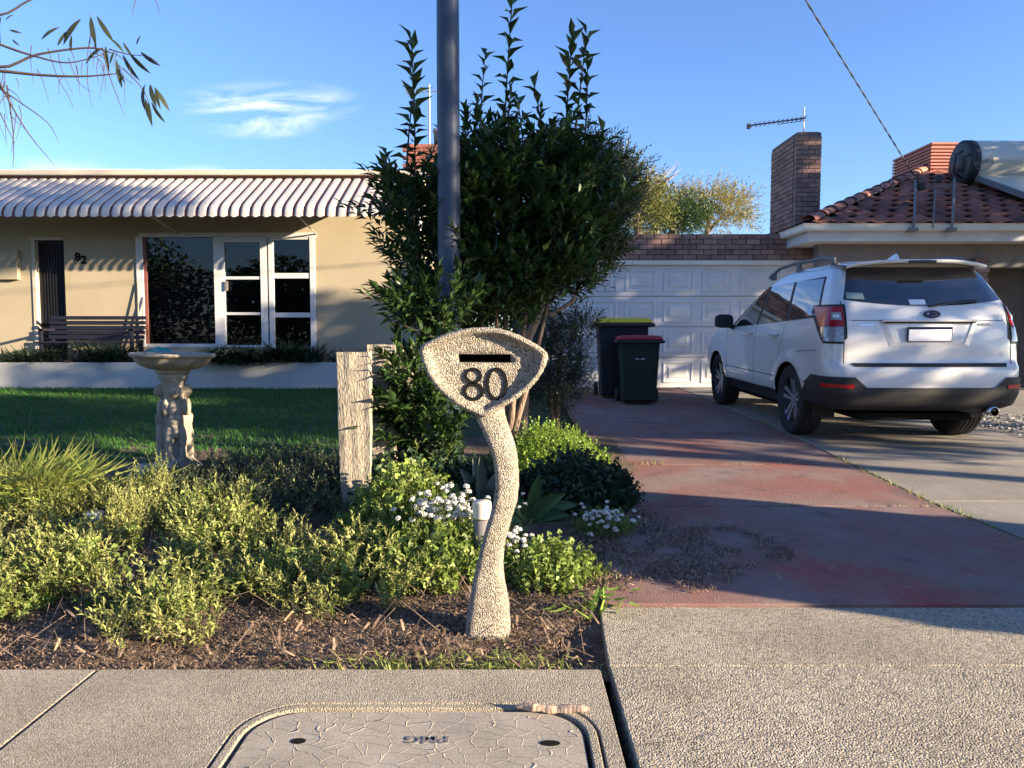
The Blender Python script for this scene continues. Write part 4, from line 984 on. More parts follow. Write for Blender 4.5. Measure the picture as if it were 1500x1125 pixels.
def make_car(label, cat, Mc, paint, group=None):
    t = tag(link(bpy.data.objects.new('parked_car', None), None, Mc), label, cat, group)
    def P(o_): o_.parent = t; o_.matrix_parent_inverse = Matrix.Identity(4); o_.matrix_basis = Matrix.Identity(4); W[o_] = Mc; return o_
    def bld(m, name, mat, par=None, smooth=False, bevel=0):
        o_ = bpy.data.objects.new(name, m.mesh(name, mat, bool(smooth))); COL.objects.link(o_); o_.parent = par or t; W[o_] = Mc
        if bevel:
            b_ = o_.modifiers.new('bevel', 'BEVEL'); b_.width = bevel; b_.segments = 2; b_.limit_method = 'ANGLE'
        if smooth == 'auto': o_.modifiers.new('wn', 'WEIGHTED_NORMAL')
        return o_
    # body shell from horizontal slices
    rings = []
    zs = []
    for a, b in zip(ZT, ZT[1:]):
        k = max(1, int((b - a) / .03)); zs += [a + (b - a) * i / k for i in range(k)]
    zs.append(ZT[-1])
    for z in zs:
        h = half_outline(z); rings.append([Vector((x, y, z)) for x, y in h] + [Vector((-x, y, z)) for x, y in h[-2:0:-1]])
    body = bld(MB().loft(rings), 'body', paint, None, True)
    cut = MB()
    for ya in (.985, 3.625):
        for sx in (-1, 1):
            cut.lathe([(.385, .60 * sx), (.385, 1.2 * sx)], (0, ya, .345), 40, Matrix.Rotation(R(90), 4, 'Y'))
    co = bld(cut, 'cut', M_['void']); W[co] = Mc
    md = body.modifiers.new('arch', 'BOOLEAN'); md.object = co; md.operation = 'DIFFERENCE'; md.solver = 'EXACT'
    bpy.context.view_layer.update()
    nm = bpy.data.meshes.new_from_object(body.evaluated_get(bpy.context.evaluated_depsgraph_get())); body.modifiers.clear(); body.data = nm; bpy.data.objects.remove(co)
    nm.materials.clear(); nm.materials.append(paint); nm.materials.append(M_['void']); nm.materials.append(M_['car_black'])
    for p in nm.polygons:
        c = p.center; p.material_index = 0; p.use_smooth = True
        if abs(c.x) > .55 and c.z < .8 and min(math.hypot(c.y - .985, c.z - .345), math.hypot(c.y - 3.625, c.z - .345)) < .3853: p.material_index = 1; p.use_smooth = False
        elif c.z < .40: p.material_index = 2
    def side_patch(name, q, mat, off_=.004, nu=10, nv=8, par=None, sides=(-1, 1), both=True):
        """q: (y,z) corners bottom-rear, bottom-front, top-front, top-rear"""
        out_ = []
        for sx in sides:
            def fn(u, v):
                y = (q[0][0] * (1 - u) + q[1][0] * u) * (1 - v) + (q[3][0] * (1 - u) + q[2][0] * u) * v
                z = (q[0][1] * (1 - u) + q[1][1] * u) * (1 - v) + (q[3][1] * (1 - u) + q[2][1] * u) * v
                return Vector((sx * (side_x(y, z) + off_), y, z))
            out_.append(bld(MB().grid(fn, nu, nv), name, mat, par, True))
        return out_
    def rear_patch(name, q, mat, off_=.004, nu=16, nv=6, par=None, curve=0):
        def fn(u, v):
            x = (q[0][0] * (1 - u) + q[1][0] * u) * (1 - v) + (q[3][0] * (1 - u) + q[2][0] * u) * v
            z = (q[0][1] * (1 - u) + q[1][1] * u) * (1 - v) + (q[3][1] * (1 - u) + q[2][1] * u) * v
            z -= curve * (1 - (2 * u - 1) ** 2) * (1 - v)
            return Vector((x, rear_y(x, z) - off_, z))
        return bld(MB().grid(fn, nu, nv), name, mat, par, True)
    def arc_patch(name, s0, s1, z0, z1, mat, off_=.006, nu=12, nv=6, sides=(-1, 1), par=None):
        """s0, s1: functions of v giving the distance round the body from the rear centre"""
        for sx in sides:
            def fn(u, v):
                z = z0 + (z1 - z0) * v; s_ = s0(v) + (s1(v) - s0(v)) * u; x, y, nx, ny = arc_pt(s_, z)
                return Vector((sx * (x + nx * off_), y + ny * off_, z))
            bld(MB().grid(fn, nu, nv), name, mat, par, True)
    # glass
    blk = M_['car_black']; gl = M_['car_glass']
    side_patch('window_trim', ((.46, 1.17), (3.30, 1.035), (2.40, 1.505), (.64, 1.555)), blk, .003, 40, 10)
    side_patch('window', ((2.12, 1.095), (3.18, 1.048), (2.42, 1.475), (2.12, 1.525)), gl, .006)
    side_patch('window', ((1.22, 1.135), (2.05, 1.10), (2.05, 1.527), (1.40, 1.538)), gl, .006)
    side_patch('window', ((.50, 1.20), (1.15, 1.142), (1.33, 1.538), (.66, 1.535)), gl, .006)
    rw = rear_patch('rear_window', ((-.70, 1.325), (.70, 1.325), (.585, 1.625), (-.585, 1.625)), gl, .005, 24, 10, curve=.055)
    def fw(u, v):
        z = 1.12 + .44 * v; h = half_outline(z)[-9:]; x = (2 * u - 1) * h[0][0]; yy = itp(abs(x), sorted([(a, b) for a, b in h])); return Vector((x, yy + .006, z))
    bld(MB().grid(fw, 14, 8), 'windscreen', gl, None, True)
    # tailgate seams and recess
    seam = M_['void']
    for sx in (-1, 1):
        rear_patch('panel_gap', ((sx * .735, .76), (sx * .742, .76), (sx * .727, 1.31), (sx * .720, 1.31)), seam, .002, 1, 14)
    rear_patch('panel_gap', ((-.70, 1.138), (.70, 1.138), (.70, 1.143), (-.70, 1.143)), seam, .002, 20, 1)
    rear_patch('tailgate_strip', ((-.66, .738), (.67, .738), (.69, .768), (-.68, .768)), blk, .010, 20, 2)
    rec = rear_patch('plate_recess', ((-.31, .93), (.31, .93), (.40, 1.125), (-.40, 1.125)), paint, -.022, 10, 4)
    def rw_(x0, z0, x1, z1, d0, d1):   # sloping side walls of the recess
        return [Vector((x0, rear_y(x0, z0) + d0, z0)), Vector((x1, rear_y(x1, z1) + d0, z1)), Vector((x1 * .9, rear_y(x1, z1) + d1, z1)), Vector((x0 * .9, rear_y(x0, z0) + d1, z0))]
    m = MB()
    for sx in (-1, 1): m.add([Vector((sx * .43, rear_y(.43, 1.13) - .004, 1.13)), Vector((sx * .345, rear_y(.34, .925) - .004, .915)), Vector((sx * .305, rear_y(.3, .935) - .007, .94)), Vector((sx * .385, rear_y(.38, 1.125) - .012, 1.125))], [(0, 1, 2, 3)])
    m.add([Vector((-.345, rear_y(.34, .915) - .004, .915)), Vector((.345, rear_y(.34, .915) - .004, .915)), Vector((.305, rear_y(.3, .94) - .008, .94)), Vector((-.305, rear_y(.3, .94) - .008, .94))], [(0, 1, 2, 3)])
    bld(m, 'recess_lip', paint, None, True)
    bld(MB().box(-.42, .42, rear_y(0, 1.13) - .030, rear_y(0, 1.13) + .01, 1.128, 1.150), 'handle_bar', paint, None, False, .008)
    bld(MB().box(-.40, .40, rear_y(0, 1.12) - .018, rear_y(0, 1.13) + .01, 1.118, 1.128), 'handle_shadow_gap', M_['void'])
    py0 = rear_y(0, 1.02) - .022
    bld(MB().box(-.205, .190, py0, py0 + .016, .955, 1.085), 'plate_holder', M_['badge'], None, False, .004)
    bld(MB().box(-.195, .180, py0 - .004, py0 - .001, .961, 1.062), 'number_plate', M_['plate'], None, False, .002)
    # oval star emblem
    ey = rear_y(.02, 1.2) - .010
    def oval(rx, rz, y, cx=.02, cz=1.195, n=32): return [Vector((cx + rx * math.cos(2 * math.pi * i / n), y + .0, cz + rz * math.sin(2 * math.pi * i / n))) for i in range(n)]
    em = bld(MB().loft([oval(.082, .040, ey + .012), oval(.082, .040, ey - .002), oval(.074, .033, ey - .002), oval(.074, .033, ey + .004)]), 'emblem', M_['chrome'])
    bld(MB().loft([oval(.074, .033, ey + .003), oval(.073, .032, ey + .0005)]), 'emblem_field', M_['badge'], em)
    m = MB()
    def star(cx, cz, r_):
        vs = []
        for i in range(8):
            a = math.pi / 4 * i; rr_ = r_ if i % 2 == 0 else r_ * .28; vs.append((cx + rr_ * math.cos(a) * 1.25, ey - .001, cz + rr_ * math.sin(a)))
        m.add(vs, [tuple(range(8))])
    star(-.012, 1.200, .022)
    for (dx, dz) in ((.032, .014), (.052, .004), (.040, -.012), (.018, -.014), (.060, -.010)): star(.02 + dx - .012, 1.194 + dz, .009)
    bld(m, 'emblem_stars', M_['chrome'], em)
    me = text_mesh('FORESTER', .030, .002, M_['chrome'], .001)
    o_ = place(me, 'lettering', Matrix.Identity(4)); o_.parent = t; o_.matrix_parent_inverse = Matrix.Identity(4); o_.matrix_basis = Matrix.Translation((.50, rear_y(.50, 1.105) - .006, 1.105)) @ Matrix.Rotation(R(90), 4, 'X') @ Matrix.Rotation(R(4), 4, 'Y')
    rear_patch('trim_badge', ((-.60, 1.098), (-.48, 1.098), (-.48, 1.106), (-.60, 1.106)), M_['chrome'], .004, 4, 1)
    # window stickers and wiper
    rear_patch('sticker', ((-.675, 1.335), (-.53, 1.327), (-.53, 1.385), (-.665, 1.39)), M_['sticker'], .008, 4, 2)
    rear_patch('sticker', ((-.155, 1.280), (-.015, 1.280), (-.015, 1.325), (-.155, 1.325)), M_['plate'], .008, 4, 2)
    m = MB().tube([(.0, rear_y(0, 1.27) - .02, 1.262), (.18, rear_y(.18, 1.29) - .03, 1.30), (.45, rear_y(.45, 1.32) - .028, 1.318)], .009, 6)
    bld(m, 'wiper', blk)
    # tail lamps wrapping the corner
    arc_patch('lamp_surround', lambda v: .708 + (.03 if v < .1 else 0), lambda v: (.93 + .30 * min(1, v * 1.25) - (.04 if v > .92 else 0)), .935, 1.285, blk, .006, 16, 14)
    arc_patch('tail_lamp', lambda v: .728, lambda v: 1.02 + .165 * v, 1.09, 1.265, M_['lamp_red'], .012, 16, 6)
    arc_patch('indicator_lens', lambda v: .735, lambda v: .92 + .075 * v, .955, 1.085, M_['lamp_clear'], .012, 12, 5)
    arc_patch('reversing_lens', lambda v: .745, lambda v: .835, 1.145, 1.215, M_['lamp_clear'], .016, 8, 4)
    arc_patch('reversing_core', lambda v: .760, lambda v: .815, 1.165, 1.195, M_['plate'], .019, 5, 2)
    # bumper cladding, reflectors, sills, mud flap
    arc_patch('bumper_cladding', lambda v: 0, lambda v: 1.40 - .10 * v, .385, .555, blk, .012, 40, 8)
    arc_patch('cladding_brow', lambda v: .56 + .10 * v, lambda v: 1.34 - .16 * v, .555, .645, blk, .014, 16, 4)
    arc_patch('reflector', lambda v: .67, lambda v: .67 + .30, .548, .582, M_['lamp_red'], .02, 8, 2)
    bld(MB().box(-.5, .5, .25, 4.2, .24, .30).box(-.72, .72, 1.45, 3.2, .22, .30), 'underbody', M_['void'])
    side_patch('sill_cladding', ((1.36, .29), (3.24, .29), (3.24, .40), (1.36, .42)), blk, .014, 30, 3)
    side_patch('door_moulding', ((1.42, .555), (3.18, .555), (3.18, .563), (1.42, .563)), seam, .002, 30, 1)
    side_patch('door_gap', ((2.085, .42), (2.091, .42), (2.091, 1.10), (2.085, 1.10)), seam, .002, 1, 12)
    side_patch('door_gap', ((3.15, .42), (3.156, .42), (3.25, 1.03), (3.244, 1.03)), seam, .002, 1, 12)
    side_patch('door_gap', ((1.30, .72), (1.306, .72), (1.19, 1.13), (1.184, 1.13)), seam, .002, 1, 12)
    side_patch('bumper_gap', ((.36, .868), (.80, .838), (.80, .843), (.36, .873)), seam, .002, 10, 1)
    for sx in (-1, 1):
        for ya in (1.43, 2.28):
            c = side_x(ya, .985); bld(MB().box(min(sx * c, sx * (c + .045)), max(sx * c, sx * (c + .045)), ya - .10, ya + .10, .975, 1.005), 'door_handle', paint, None, False, .012)
        bld(MB().box(sx * .70 - .1, sx * .70 + .12, .61, .625, .22, .50), 'mud_flap', blk)
        # mirror
        c = side_x(3.0, 1.06)
        m = MB().loft([[Vector((sx * (c + .03 + .10 + a * .105), 2.93 + b, 1.125 + d_ * .085)) for a, d_ in [(math.cos(q) * abs(math.cos(q)) ** -.4, math.sin(q) * abs(math.sin(q)) ** -.4) for q in [2 * math.pi * (i + .5) / 16 for i in range(16)]]] for b in (0, .03, .1)] + [[Vector((sx * (c + .13 + math.cos(q) * .06), 3.06, 1.125 + math.sin(q) * .05)) for q in [2 * math.pi * (i + .5) / 16 for i in range(16)]]])
        m.tube([(sx * (c - .02), 3.0, 1.04), (sx * (c + .08), 2.99, 1.08)], .03, 8)
        bld(m, 'mirror', blk, None, 'auto')
        # roof rail
        rx = .60
        m = MB().tube([(sx * (rx + .03), .62, 1.665), (sx * (rx + .0), .70, 1.72), (sx * rx, .95, 1.742), (sx * rx, 1.7, 1.748), (sx * (rx), 2.15, 1.722), (sx * (rx + .02), 2.42, 1.635)], .019, 8)
        for yy in (.66, 1.55, 2.35): m.box(sx * rx - .02, sx * rx + .02, yy - .05, yy + .05, 1.60, 1.735 if yy == 1.55 else 1.68)
        bld(m, 'roof_rail', M_['steel'], None, True)
    # spoiler over the rear window, with side fins and brake light
    def spo(u, v):
        x = (2 * u - 1) * .635; a = (2 * u - 1) ** 2; back = .235 + .10 * a; y = .62 - (.62 - back) * v
        return Vector((x, y, 1.704 - .012 * a - .020 * v - (.035 * a * a)))
    m = MB().grid(spo, 20, 6); top_n = len(m.v); m.add([Vector(p) - Vector((0, -.02, .03)) for p in m.v[:top_n]], [tuple(i for i in f[::-1]) for f in m.f[:120]])
    edge = [6 * 21 + i for i in range(21)]; m.f += [(edge[i], edge[i + 1], edge[i + 1] + top_n, edge[i] + top_n) for i in range(20)]
    bld(m, 'spoiler', paint, None, True)
    for sx in (-1, 1):
        rear_patch('spoiler_fin', ((sx * .668, 1.49), (sx * .690, 1.49), (sx * .648, 1.655), (sx * .590, 1.655)), paint, .028, 3, 6)
    bld(MB().box(-.12, .12, .232, .262, 1.652, 1.675), 'brake_light', M_['car_black'], None, False, .004)
    m = MB().add([(0, .72, 1.775), (-.010, .72, 1.772), (.010, .72, 1.772), (-.03, .68, 1.69), (.03, .68, 1.69), (-.03, .98, 1.69), (.03, .98, 1.69), (0, .77, 1.765)], [(0, 1, 3, 4, 2), (1, 7, 5, 3), (0, 7, 1), (0, 2, 7), (7, 2, 4, 6), (7, 6, 5)])
    bld(m, 'shark_fin_antenna', paint)
    # exhaust
    bld(MB().lathe([(.036, 0), (.042, 0), (.042, .2), (.036, .2), (.036, 0)], (.56, .0, .345), 20, Matrix.Rotation(R(-90), 4, 'X'), cap=False), 'exhaust_pipe', M_['chrome'], None, True)
    # wheels
    rotY = Matrix.Rotation(R(90), 4, 'Y')
    for ya in (.985, 3.625):
        for sx in (-1, 1):
            we = bpy.data.objects.new('wheel', None); COL.objects.link(we); we.parent = t; W[we] = Mc
            cx = sx * .775
            prof_ = [(.225, -.095), (.30, -.112), (.335, -.106), (.347, -.085), (.350, -.068), (.343, -.066), (.343, -.060), (.351, -.058), (.352, -.022), (.344, -.020), (.344, -.013), (.352, -.011), (.352, .011), (.344, .013), (.344, .020), (.352, .022), (.351, .058), (.343, .060), (.343, .066), (.350, .068), (.347, .085), (.335, .106), (.30, .112), (.225, .095)]
            bld(MB().lathe(prof_, (cx, ya, .350), 48, rotY, cap=False), 'tyre', M_['tyre'], we, 'auto')
            bld(MB().lathe([(.228, -.095), (.232, -.09), (.215, -.07), (.21, .06), (.02, .05)] if sx < 0 else [(.228, .095), (.232, .09), (.215, .07), (.21, -.06), (.02, -.05)], (cx, ya, .350), 40, rotY, cap=False), 'rim_barrel', M_['rim_dark'], we, True)
            m = MB(); xo = cx + sx * .078
            m.lathe([(.230, -.012), (.236, .008), (.222, .012), (.218, -.012)], (xo, ya, .35), 40, rotY, cap=False)
            for k in range(5):
                for s2 in (-1, 1):
                    a = 2 * math.pi * k / 5 + .3; vs = []
                    for xx in (0, -sx * .03):
                        for (r_, w0, w1) in ((.05, s2 * .004, s2 * .032), (.222, s2 * .020, s2 * .066)):
                            for w_ in (w0, w1): vs.append(Vector((xo + xx - sx * (.02 if r_ < .1 else 0), ya + r_ * math.cos(a) - w_ * math.sin(a), .35 + r_ * math.sin(a) + w_ * math.cos(a))))
                    m.add(vs, [(0, 1, 3, 2), (4, 6, 7, 5), (0, 4, 5, 1), (2, 3, 7, 6), (0, 2, 6, 4), (1, 5, 7, 3)])
            m.lathe([(0, -.0), (.06, -.0), (.055, .012 * 1), (0, .012)], (xo - sx * .022, ya, .35), 20, rotY)
            bld(m, 'rim_spokes', M_['rim'], we)
    return t
CARX, CARY = 3.66, 6.60
slope = math.atan((gz(10.2) - gz(7.6)) / 2.64)
Mc = Matrix.Translation((CARX, CARY, gz(CARY + .985) + .012 - slope * .985 - .003)) @ Matrix.Rotation(slope, 4, 'X')
car = make_car('white station wagon with dark rear window and blank number plate on the driveway', 'car', Mc, M_['paint'])
def copy_tree(o, M, label, group=None):
    def rec(src, par):
        c = src.copy(); COL.objects.link(c); c.parent = par
        for ch_ in src.children: rec(ch_, c)
        return c
    c = rec(o, None); c.matrix_basis = M; c['label'] = label; W[c] = M
    return c
copy_tree(car, Matrix.Translation((5.0, 2.74, .0)) @ Matrix.Rotation(R(-111.8), 4, 'Z'), 'unseen white station wagon added across the driveway mouth to cast a shadow band')  # unseen copy of the wagon, turned along the sun to shade the driveway

# ================================================================== PLANTS
# ---- tall laurel beside the pole
by = thing('bay_laurel', 'tall dark green laurel tree with upright leafy shoots behind the pole', 'tree', (pt(735, 640, 6.0).x, 6.0, .15))
base = Vector((pt(735, 640, 6.0).x, 6.0, .1))
stems = []; locs = []; dirs = []; lens = []
m = MB()
for px, py, dy in ((640, 300, -.2), (700, 230, 0), (745, 160, .1), (800, 230, .2), (830, 330, .1), (720, 380, -.2)):
    e = pt(px, py, 6.0 + dy); mid = base.lerp(e, .5) + Vector((rnd.uniform(-.08, .08), rnd.uniform(-.1, .1), -.1))
    m.tube([base + Vector((rnd.uniform(-.07, .07), rnd.uniform(-.07, .07), 0)), base.lerp(mid, .5), mid, e], [.03, .026, .02, .008], 7)
m.build('trunk', M_['bark'], by, smooth=True)
blobs = [(735, 330, 100, 105, 80), (700, 265, 40, 75, 28), (805, 270, 62, 75, 38), (790, 390, 85, 70, 60), (612, 320, 38, 65, 26), (850, 320, 45, 75, 36), (720, 425, 85, 45, 50), (650, 420, 40, 50, 18), (760, 235, 45, 50, 16), (690, 330, 45, 90, 36), (700, 470, 70, 30, 20)]
blobs += [(606, 585, 28, 50, 15, 4.95), (640, 470, 45, 30, 16, 5.1), (630, 640, 40, 30, 14, 5.0)]
for cx, cy_, rx, ry, n, *yc in blobs:
    yc = yc[0] if yc else 6.0
    for _ in range(int(n * 2.6)):
        while True:
            a, b = rnd.uniform(-1, 1), rnd.uniform(-1, 1)
            if a * a + b * b < 1: break
        p = pt(cx + a * rx * .95, cy_ + b * ry * .95 + (18 if yc == 6.0 else 6), yc + (rnd.uniform(-.5, .55) if yc == 6.0 else rnd.uniform(-.12, .2)))
        o_ = (p - (base + Vector((0, 0, p.z - base.z - .2)))); d_ = Vector((o_.x * .7 + rnd.uniform(-.8, .8), o_.y * .5 + rnd.uniform(-.9, .6), rnd.uniform(.3, 1.0)))
        sp_, l_, r_ = shoot(p, d_, rnd.uniform(.22, .42), rnd.randint(13, 20), .15)
        stems.append((sp_, .004)); locs += l_; dirs += r_; lens += [rnd.uniform(.075, .12)] * len(l_)
nl = len(locs); ups = np.tile([[0, 0, 1.]], (nl, 1)) + nrs.normal(0, .25, (nl, 3))
fo = scatter('foliage', LEAF, [tuple(p) for p in locs], [tuple(d_) for d_ in dirs], ups, lens, np.array(lens) * .19, M_['bay'], by, extra=stick_mesh(stems, 0)); fo['kind'] = 'stuff'
# the shoots that stand out against the sky and wall: single leaves
leaf_me = bpy.data.meshes.new('leaf'); leaf_me.from_pydata([(v[0] * .20, v[1], v[2] * 1.5) for v in LEAF[0]], [], LEAF[1]); leaf_me.materials.append(M_['bayobj'])
hero = [((606, 330), (617, 62), 5.55, 46, .10), ((596, 250), (600, 140), 5.5, 14, .09), ((800, 260), (792, 120), 5.8, 20, .09), ((770, 260), (764, 150), 5.7, 18, .09), ((842, 200), (858, 60), 5.9, 18, .09), ((735, 270), (748, -60), 5.9, 52, .095), ((823, 270), (836, 62), 5.9, 40, .10), ((855, 230), (866, 95), 6.0, 22, .095), ((700, 240), (708, 80), 6.1, 24, .085), ((575, 330), (562, 228), 5.5, 18, .09), ((870, 270), (884, 196), 6.0, 12, .08), ((650, 500), (566, 470), 4.9, 20, .085), ((640, 520), (655, 455), 4.9, 22, .085), ((640, 560), (586, 530), 4.95, 16, .09), ((668, 420), (676, 395), 5.2, 8, .10), ((612, 380), (600, 300), 5.5, 18, .09)]
lc = 0
for (p0, p1, Y, n, ll) in hero:
    n = int(n * .85); ll *= 1.6; a = pt(*p0, Y); b = pt(*p1, Y); sp_, l_, r_ = shoot(a, b - a, (b - a).length, n, .10, .05, 1.7)
    MB().tube(sp_, [.009, .008, .006, .005, .002], 5).build('shoot', M_['twig'], by)
    for p, d_ in zip(l_, r_):
        d_ = d_.normalized(); x = d_.cross(Vector((rnd.uniform(-.3, .3), rnd.uniform(-.3, .3), 1))).normalized(); z = x.cross(d_); k = ll * rnd.uniform(.75, 1.15)
        Mx = Matrix((x, d_, z)).transposed().to_4x4(); place(leaf_me, 'leaf', Matrix.Translation(p) @ Mx @ Matrix.Scale(k, 4), by); lc += 1

def fine_tree(name, label, cat, base, limbs, blobs, n, leaf, wd, mat, bark, Yc, Ysp, trunk_r=.05, up=.3, group=None, stuff=True):
    t = thing(name, label, cat, base, group); base = Vector(base); m = MB()
    for path, r_ in limbs: m.tube(path, r_, 7)
    m.build('trunk', M_[bark], t, smooth=True)
    tot = sum(b[2] * b[3] for b in blobs); L_, D_ = [], []
    tw = []
    for cx, cy_, rx, ry in blobs:
        k = int(n * rx * ry / tot / 9)
        for _ in range(k):
            v = Vector((rnd.gauss(0, 1), rnd.gauss(0, 1), rnd.gauss(0, 1))).normalized() * rnd.random() ** .4
            Y = Yc + v.y * Ysp; p = pt(cx + v.x * rx, cy_ - v.z * ry, Y); d_ = Vector((v.x + rnd.uniform(-.5, .5), v.y + rnd.uniform(-.5, .5), v.z * .7 + up + rnd.uniform(-.3, .5)))
            s_, l_, r__ = shoot(p, d_, leaf * rnd.uniform(3, 6), 9, .2, .1, 1.1); L_ += l_; D_ += r__; tw.append((s_, leaf * .035))
    k = len(L_); f = scatter('foliage', LEAF, [tuple(p) for p in L_], [tuple(d_) for d_ in D_], nrs.normal(0, .5, (k, 3)) + np.array([0, 0, 1.]), leaf * nrs.uniform(.7, 1.2, k), wd, M_[mat], t, extra=stick_mesh(tw, 0)); f['kind'] = 'stuff'
    return t
b0 = pt(765, 620, 6.9); b0.z = gz(6.9)
j = pt(798, 440, 6.9); k1 = pt(860, 400, 6.9); k2 = pt(800, 380, 7.0)
fine_tree('grey_shrub_tree', 'fine grey-green leaved small tree with pale leaning trunk beside the laurel', 'tree', b0,
          [([b0, pt(772, 500, 6.9), j, k2, pt(850, 280, 7.1)], [.045, .04, .035, .025, .01]), ([pt(793, 455, 6.9), pt(808, 462, 6.9), pt(838, 442, 6.9), k1, pt(880, 350, 7.0)], [.02, .022, .022, .018, .008])],
          [(878, 300, 50, 80), (850, 360, 55, 60), (905, 270, 34, 48), (860, 240, 40, 40), (840, 300, 50, 90)], 22000, .042, .0065, 'fine', 'pale_bark', 7.1, .5)
b1 = pt(815, 590, 7.3); b1.z = gz(7.3)
fine_tree('dark_shrub', 'dark needle-leaved shrub beside the wheelie bins', 'shrub', b1, [([b1, pt(820, 520, 7.3), pt(845, 480, 7.3)], [.03, .02, .006]), ([b1, pt(800, 540, 7.3), pt(790, 500, 7.3)], [.03, .02, .006])],
          [(812, 545, 36, 58), (838, 500, 26, 28), (852, 478, 26, 14), (800, 580, 46, 30), (795, 490, 25, 40), (845, 560, 20, 30)], 14000, .032, .006, 'rosemary', 'bark', 7.3, .35, up=.6)
# background trees beyond the garage
b2 = pt(1040, 345, 26); 
fine_tree('golden_wattle', 'golden-leaved spreading tree beyond the garage roof', 'tree', (b2.x, 26, .3), [([(b2.x, 26, .2), pt(1036, 340, 26), pt(1042, 305, 26)], [.14, .1, .03]), ([pt(1036, 340, 26), pt(1075, 300, 26)], [.06, .02]), ([pt(1036, 335, 26), pt(1005, 305, 26)], [.06, .02])],
          [(1040, 292, 34, 14), (1075, 302, 24, 18), (1010, 305, 28, 16), (1050, 325, 30, 14), (1088, 322, 12, 14)], 6500, .12, .016, 'yellow_tree', 'bark', 26, 1.5)
fine_tree('olive_green_tree', 'dense olive-green tree behind the garage parapet', 'tree', (pt(985, 345, 23).x, 23, .3), [([(pt(985, 345, 23).x, 23, .2), pt(985, 320, 23), pt(980, 300, 23)], [.14, .1, .03])],
          [(985, 318, 40, 26), (965, 330, 36, 22), (1010, 322, 25, 22)], 8000, .11, .018, 'bay', 'bark', 23, 1.2)
fine_tree('sunlit_green_tree', 'yellow-green leafy tree rising behind the grey shrub tree', 'tree', (pt(935, 345, 21).x, 21, .3), [([(pt(935, 345, 21).x, 21, .2), pt(935, 330, 21), pt(930, 280, 21)], [.14, .1, .03])],
          [(930, 290, 28, 40), (950, 310, 28, 36), (915, 260, 20, 30), (972, 290, 22, 12)], 6500, .10, .018, 'olive_tree', 'bark', 21, .9)
bt = thing('bare_tree', 'leafless pale tree far behind the garage', 'tree', (pt(965, 345, 30).x, 30, .3))
m = MB(); rt = pt(962, 330, 30); m.tube([(rt.x, 30, .2), rt, pt(962, 290, 30)], [.12, .09, .04], 6)
for i in range(46):
    a = pt(962 + rnd.uniform(-6, 6), rnd.uniform(268, 300), 30); e = pt(962 + rnd.uniform(-34, 36), rnd.uniform(236, 272), 30 + rnd.uniform(-1, 1)); mid = a.lerp(e, .5) + Vector((rnd.uniform(-.2, .2), 0, rnd.uniform(-.1, .25)))
    m.tube([a, mid, e], [.025, .015, .006], 4)
m.build('branches', M_['pale_bark'], bt)
# ---- overhanging gum branches
gt = thing('gum_tree', 'thin drooping gum tree branches with narrow leaves hanging from above', 'tree', (-4.6, 4.2, 0))
MB().tube([(-4.9, 3.4, -.1), (-4.85, 3.5, 1.5), (-4.6, 3.8, 3.0), (-4.3, 4.2, 4.2)], [.16, .14, .11, .07], 10).build('trunk', M_['pale_bark'], gt, smooth=True)
gY = 4.2
def curve(px_pts, Y, r0, r1, par, name='branch'):
    ps = [pt(x, y, Y) for x, y in px_pts]; out_ = []
    for i in range(len(ps) - 1):
        p0, p1, p2, p3 = ps[max(0, i - 1)], ps[i], ps[i + 1], ps[min(len(ps) - 1, i + 2)]
        for t in (0, .25, .5, .75): out_.append(.5 * ((2 * p1) + (-p0 + p2) * t + (2 * p0 - 5 * p1 + 4 * p2 - p3) * t * t + (-p0 + 3 * p1 - 3 * p2 + p3) * t ** 3))
    out_.append(ps[-1]); n = len(out_)
    MB().tube(out_, [r0 + (r1 - r0) * i / (n - 1) for i in range(n)], 5).build(name, M_['twig'], par, smooth=True)
    return out_
brs = [([(-60, 60), (0, 98), (55, 80), (130, 70), (165, 78)], .008, .003), ([(-60, 100), (0, 104), (60, 110), (120, 112), (170, 108)], .009, .003), ([(-60, 40), (0, 65), (50, 82), (100, 92), (150, 80)], .007, .002), ([(-60, 10), (0, 22), (40, 2), (70, -10)], .006, .003),
       ([(150, 70), (160, 110), (175, 150), (183, 170)], .003, .001), ([(160, 72), (190, 80), (215, 82), (232, 92)], .003, .001), ([(180, 100), (205, 125), (218, 150), (222, 178)], .003, .001), ([(0, 122), (20, 160), (45, 200), (80, 242)], .005, .001), ([(0, 130), (30, 150), (70, 180), (85, 206)], .004, .001), ([(10, 125), (18, 180), (20, 215), (19, 246)], .004, .001),
       ([(70, 70), (85, 115), (100, 140), (107, 158)], .002, .001), ([(100, 85), (115, 120), (135, 135)], .002, .001), ([(200, -5), (196, 10), (194, 22)], .002, .001), ([(222, -10), (230, 5), (234, 20)], .002, .001), ([(0, 165), (12, 190), (22, 210)], .003, .001), ([(130, 70), (133, 45), (132, 18)], .003, .001)]
for _ in range(34):
    x0, y0 = rnd.choice([(rnd.uniform(-20, 150), rnd.uniform(60, 112)), (rnd.uniform(100, 200), rnd.uniform(68, 110)), (rnd.uniform(-10, 30), rnd.uniform(100, 170))]); dx, dy = rnd.uniform(-10, 30), rnd.uniform(15, 60)
    brs.append(([(x0, y0), (x0 + dx * .5 + rnd.uniform(-6, 6), y0 + dy * .4), (x0 + dx, y0 + dy)], .0022, .0008))
paths = [curve(b[0], gY, b[1] * 1.25, b[2] * 1.2, gt) for b in brs]
gl_me = bpy.data.meshes.new('leaf'); gv = []; gf = []
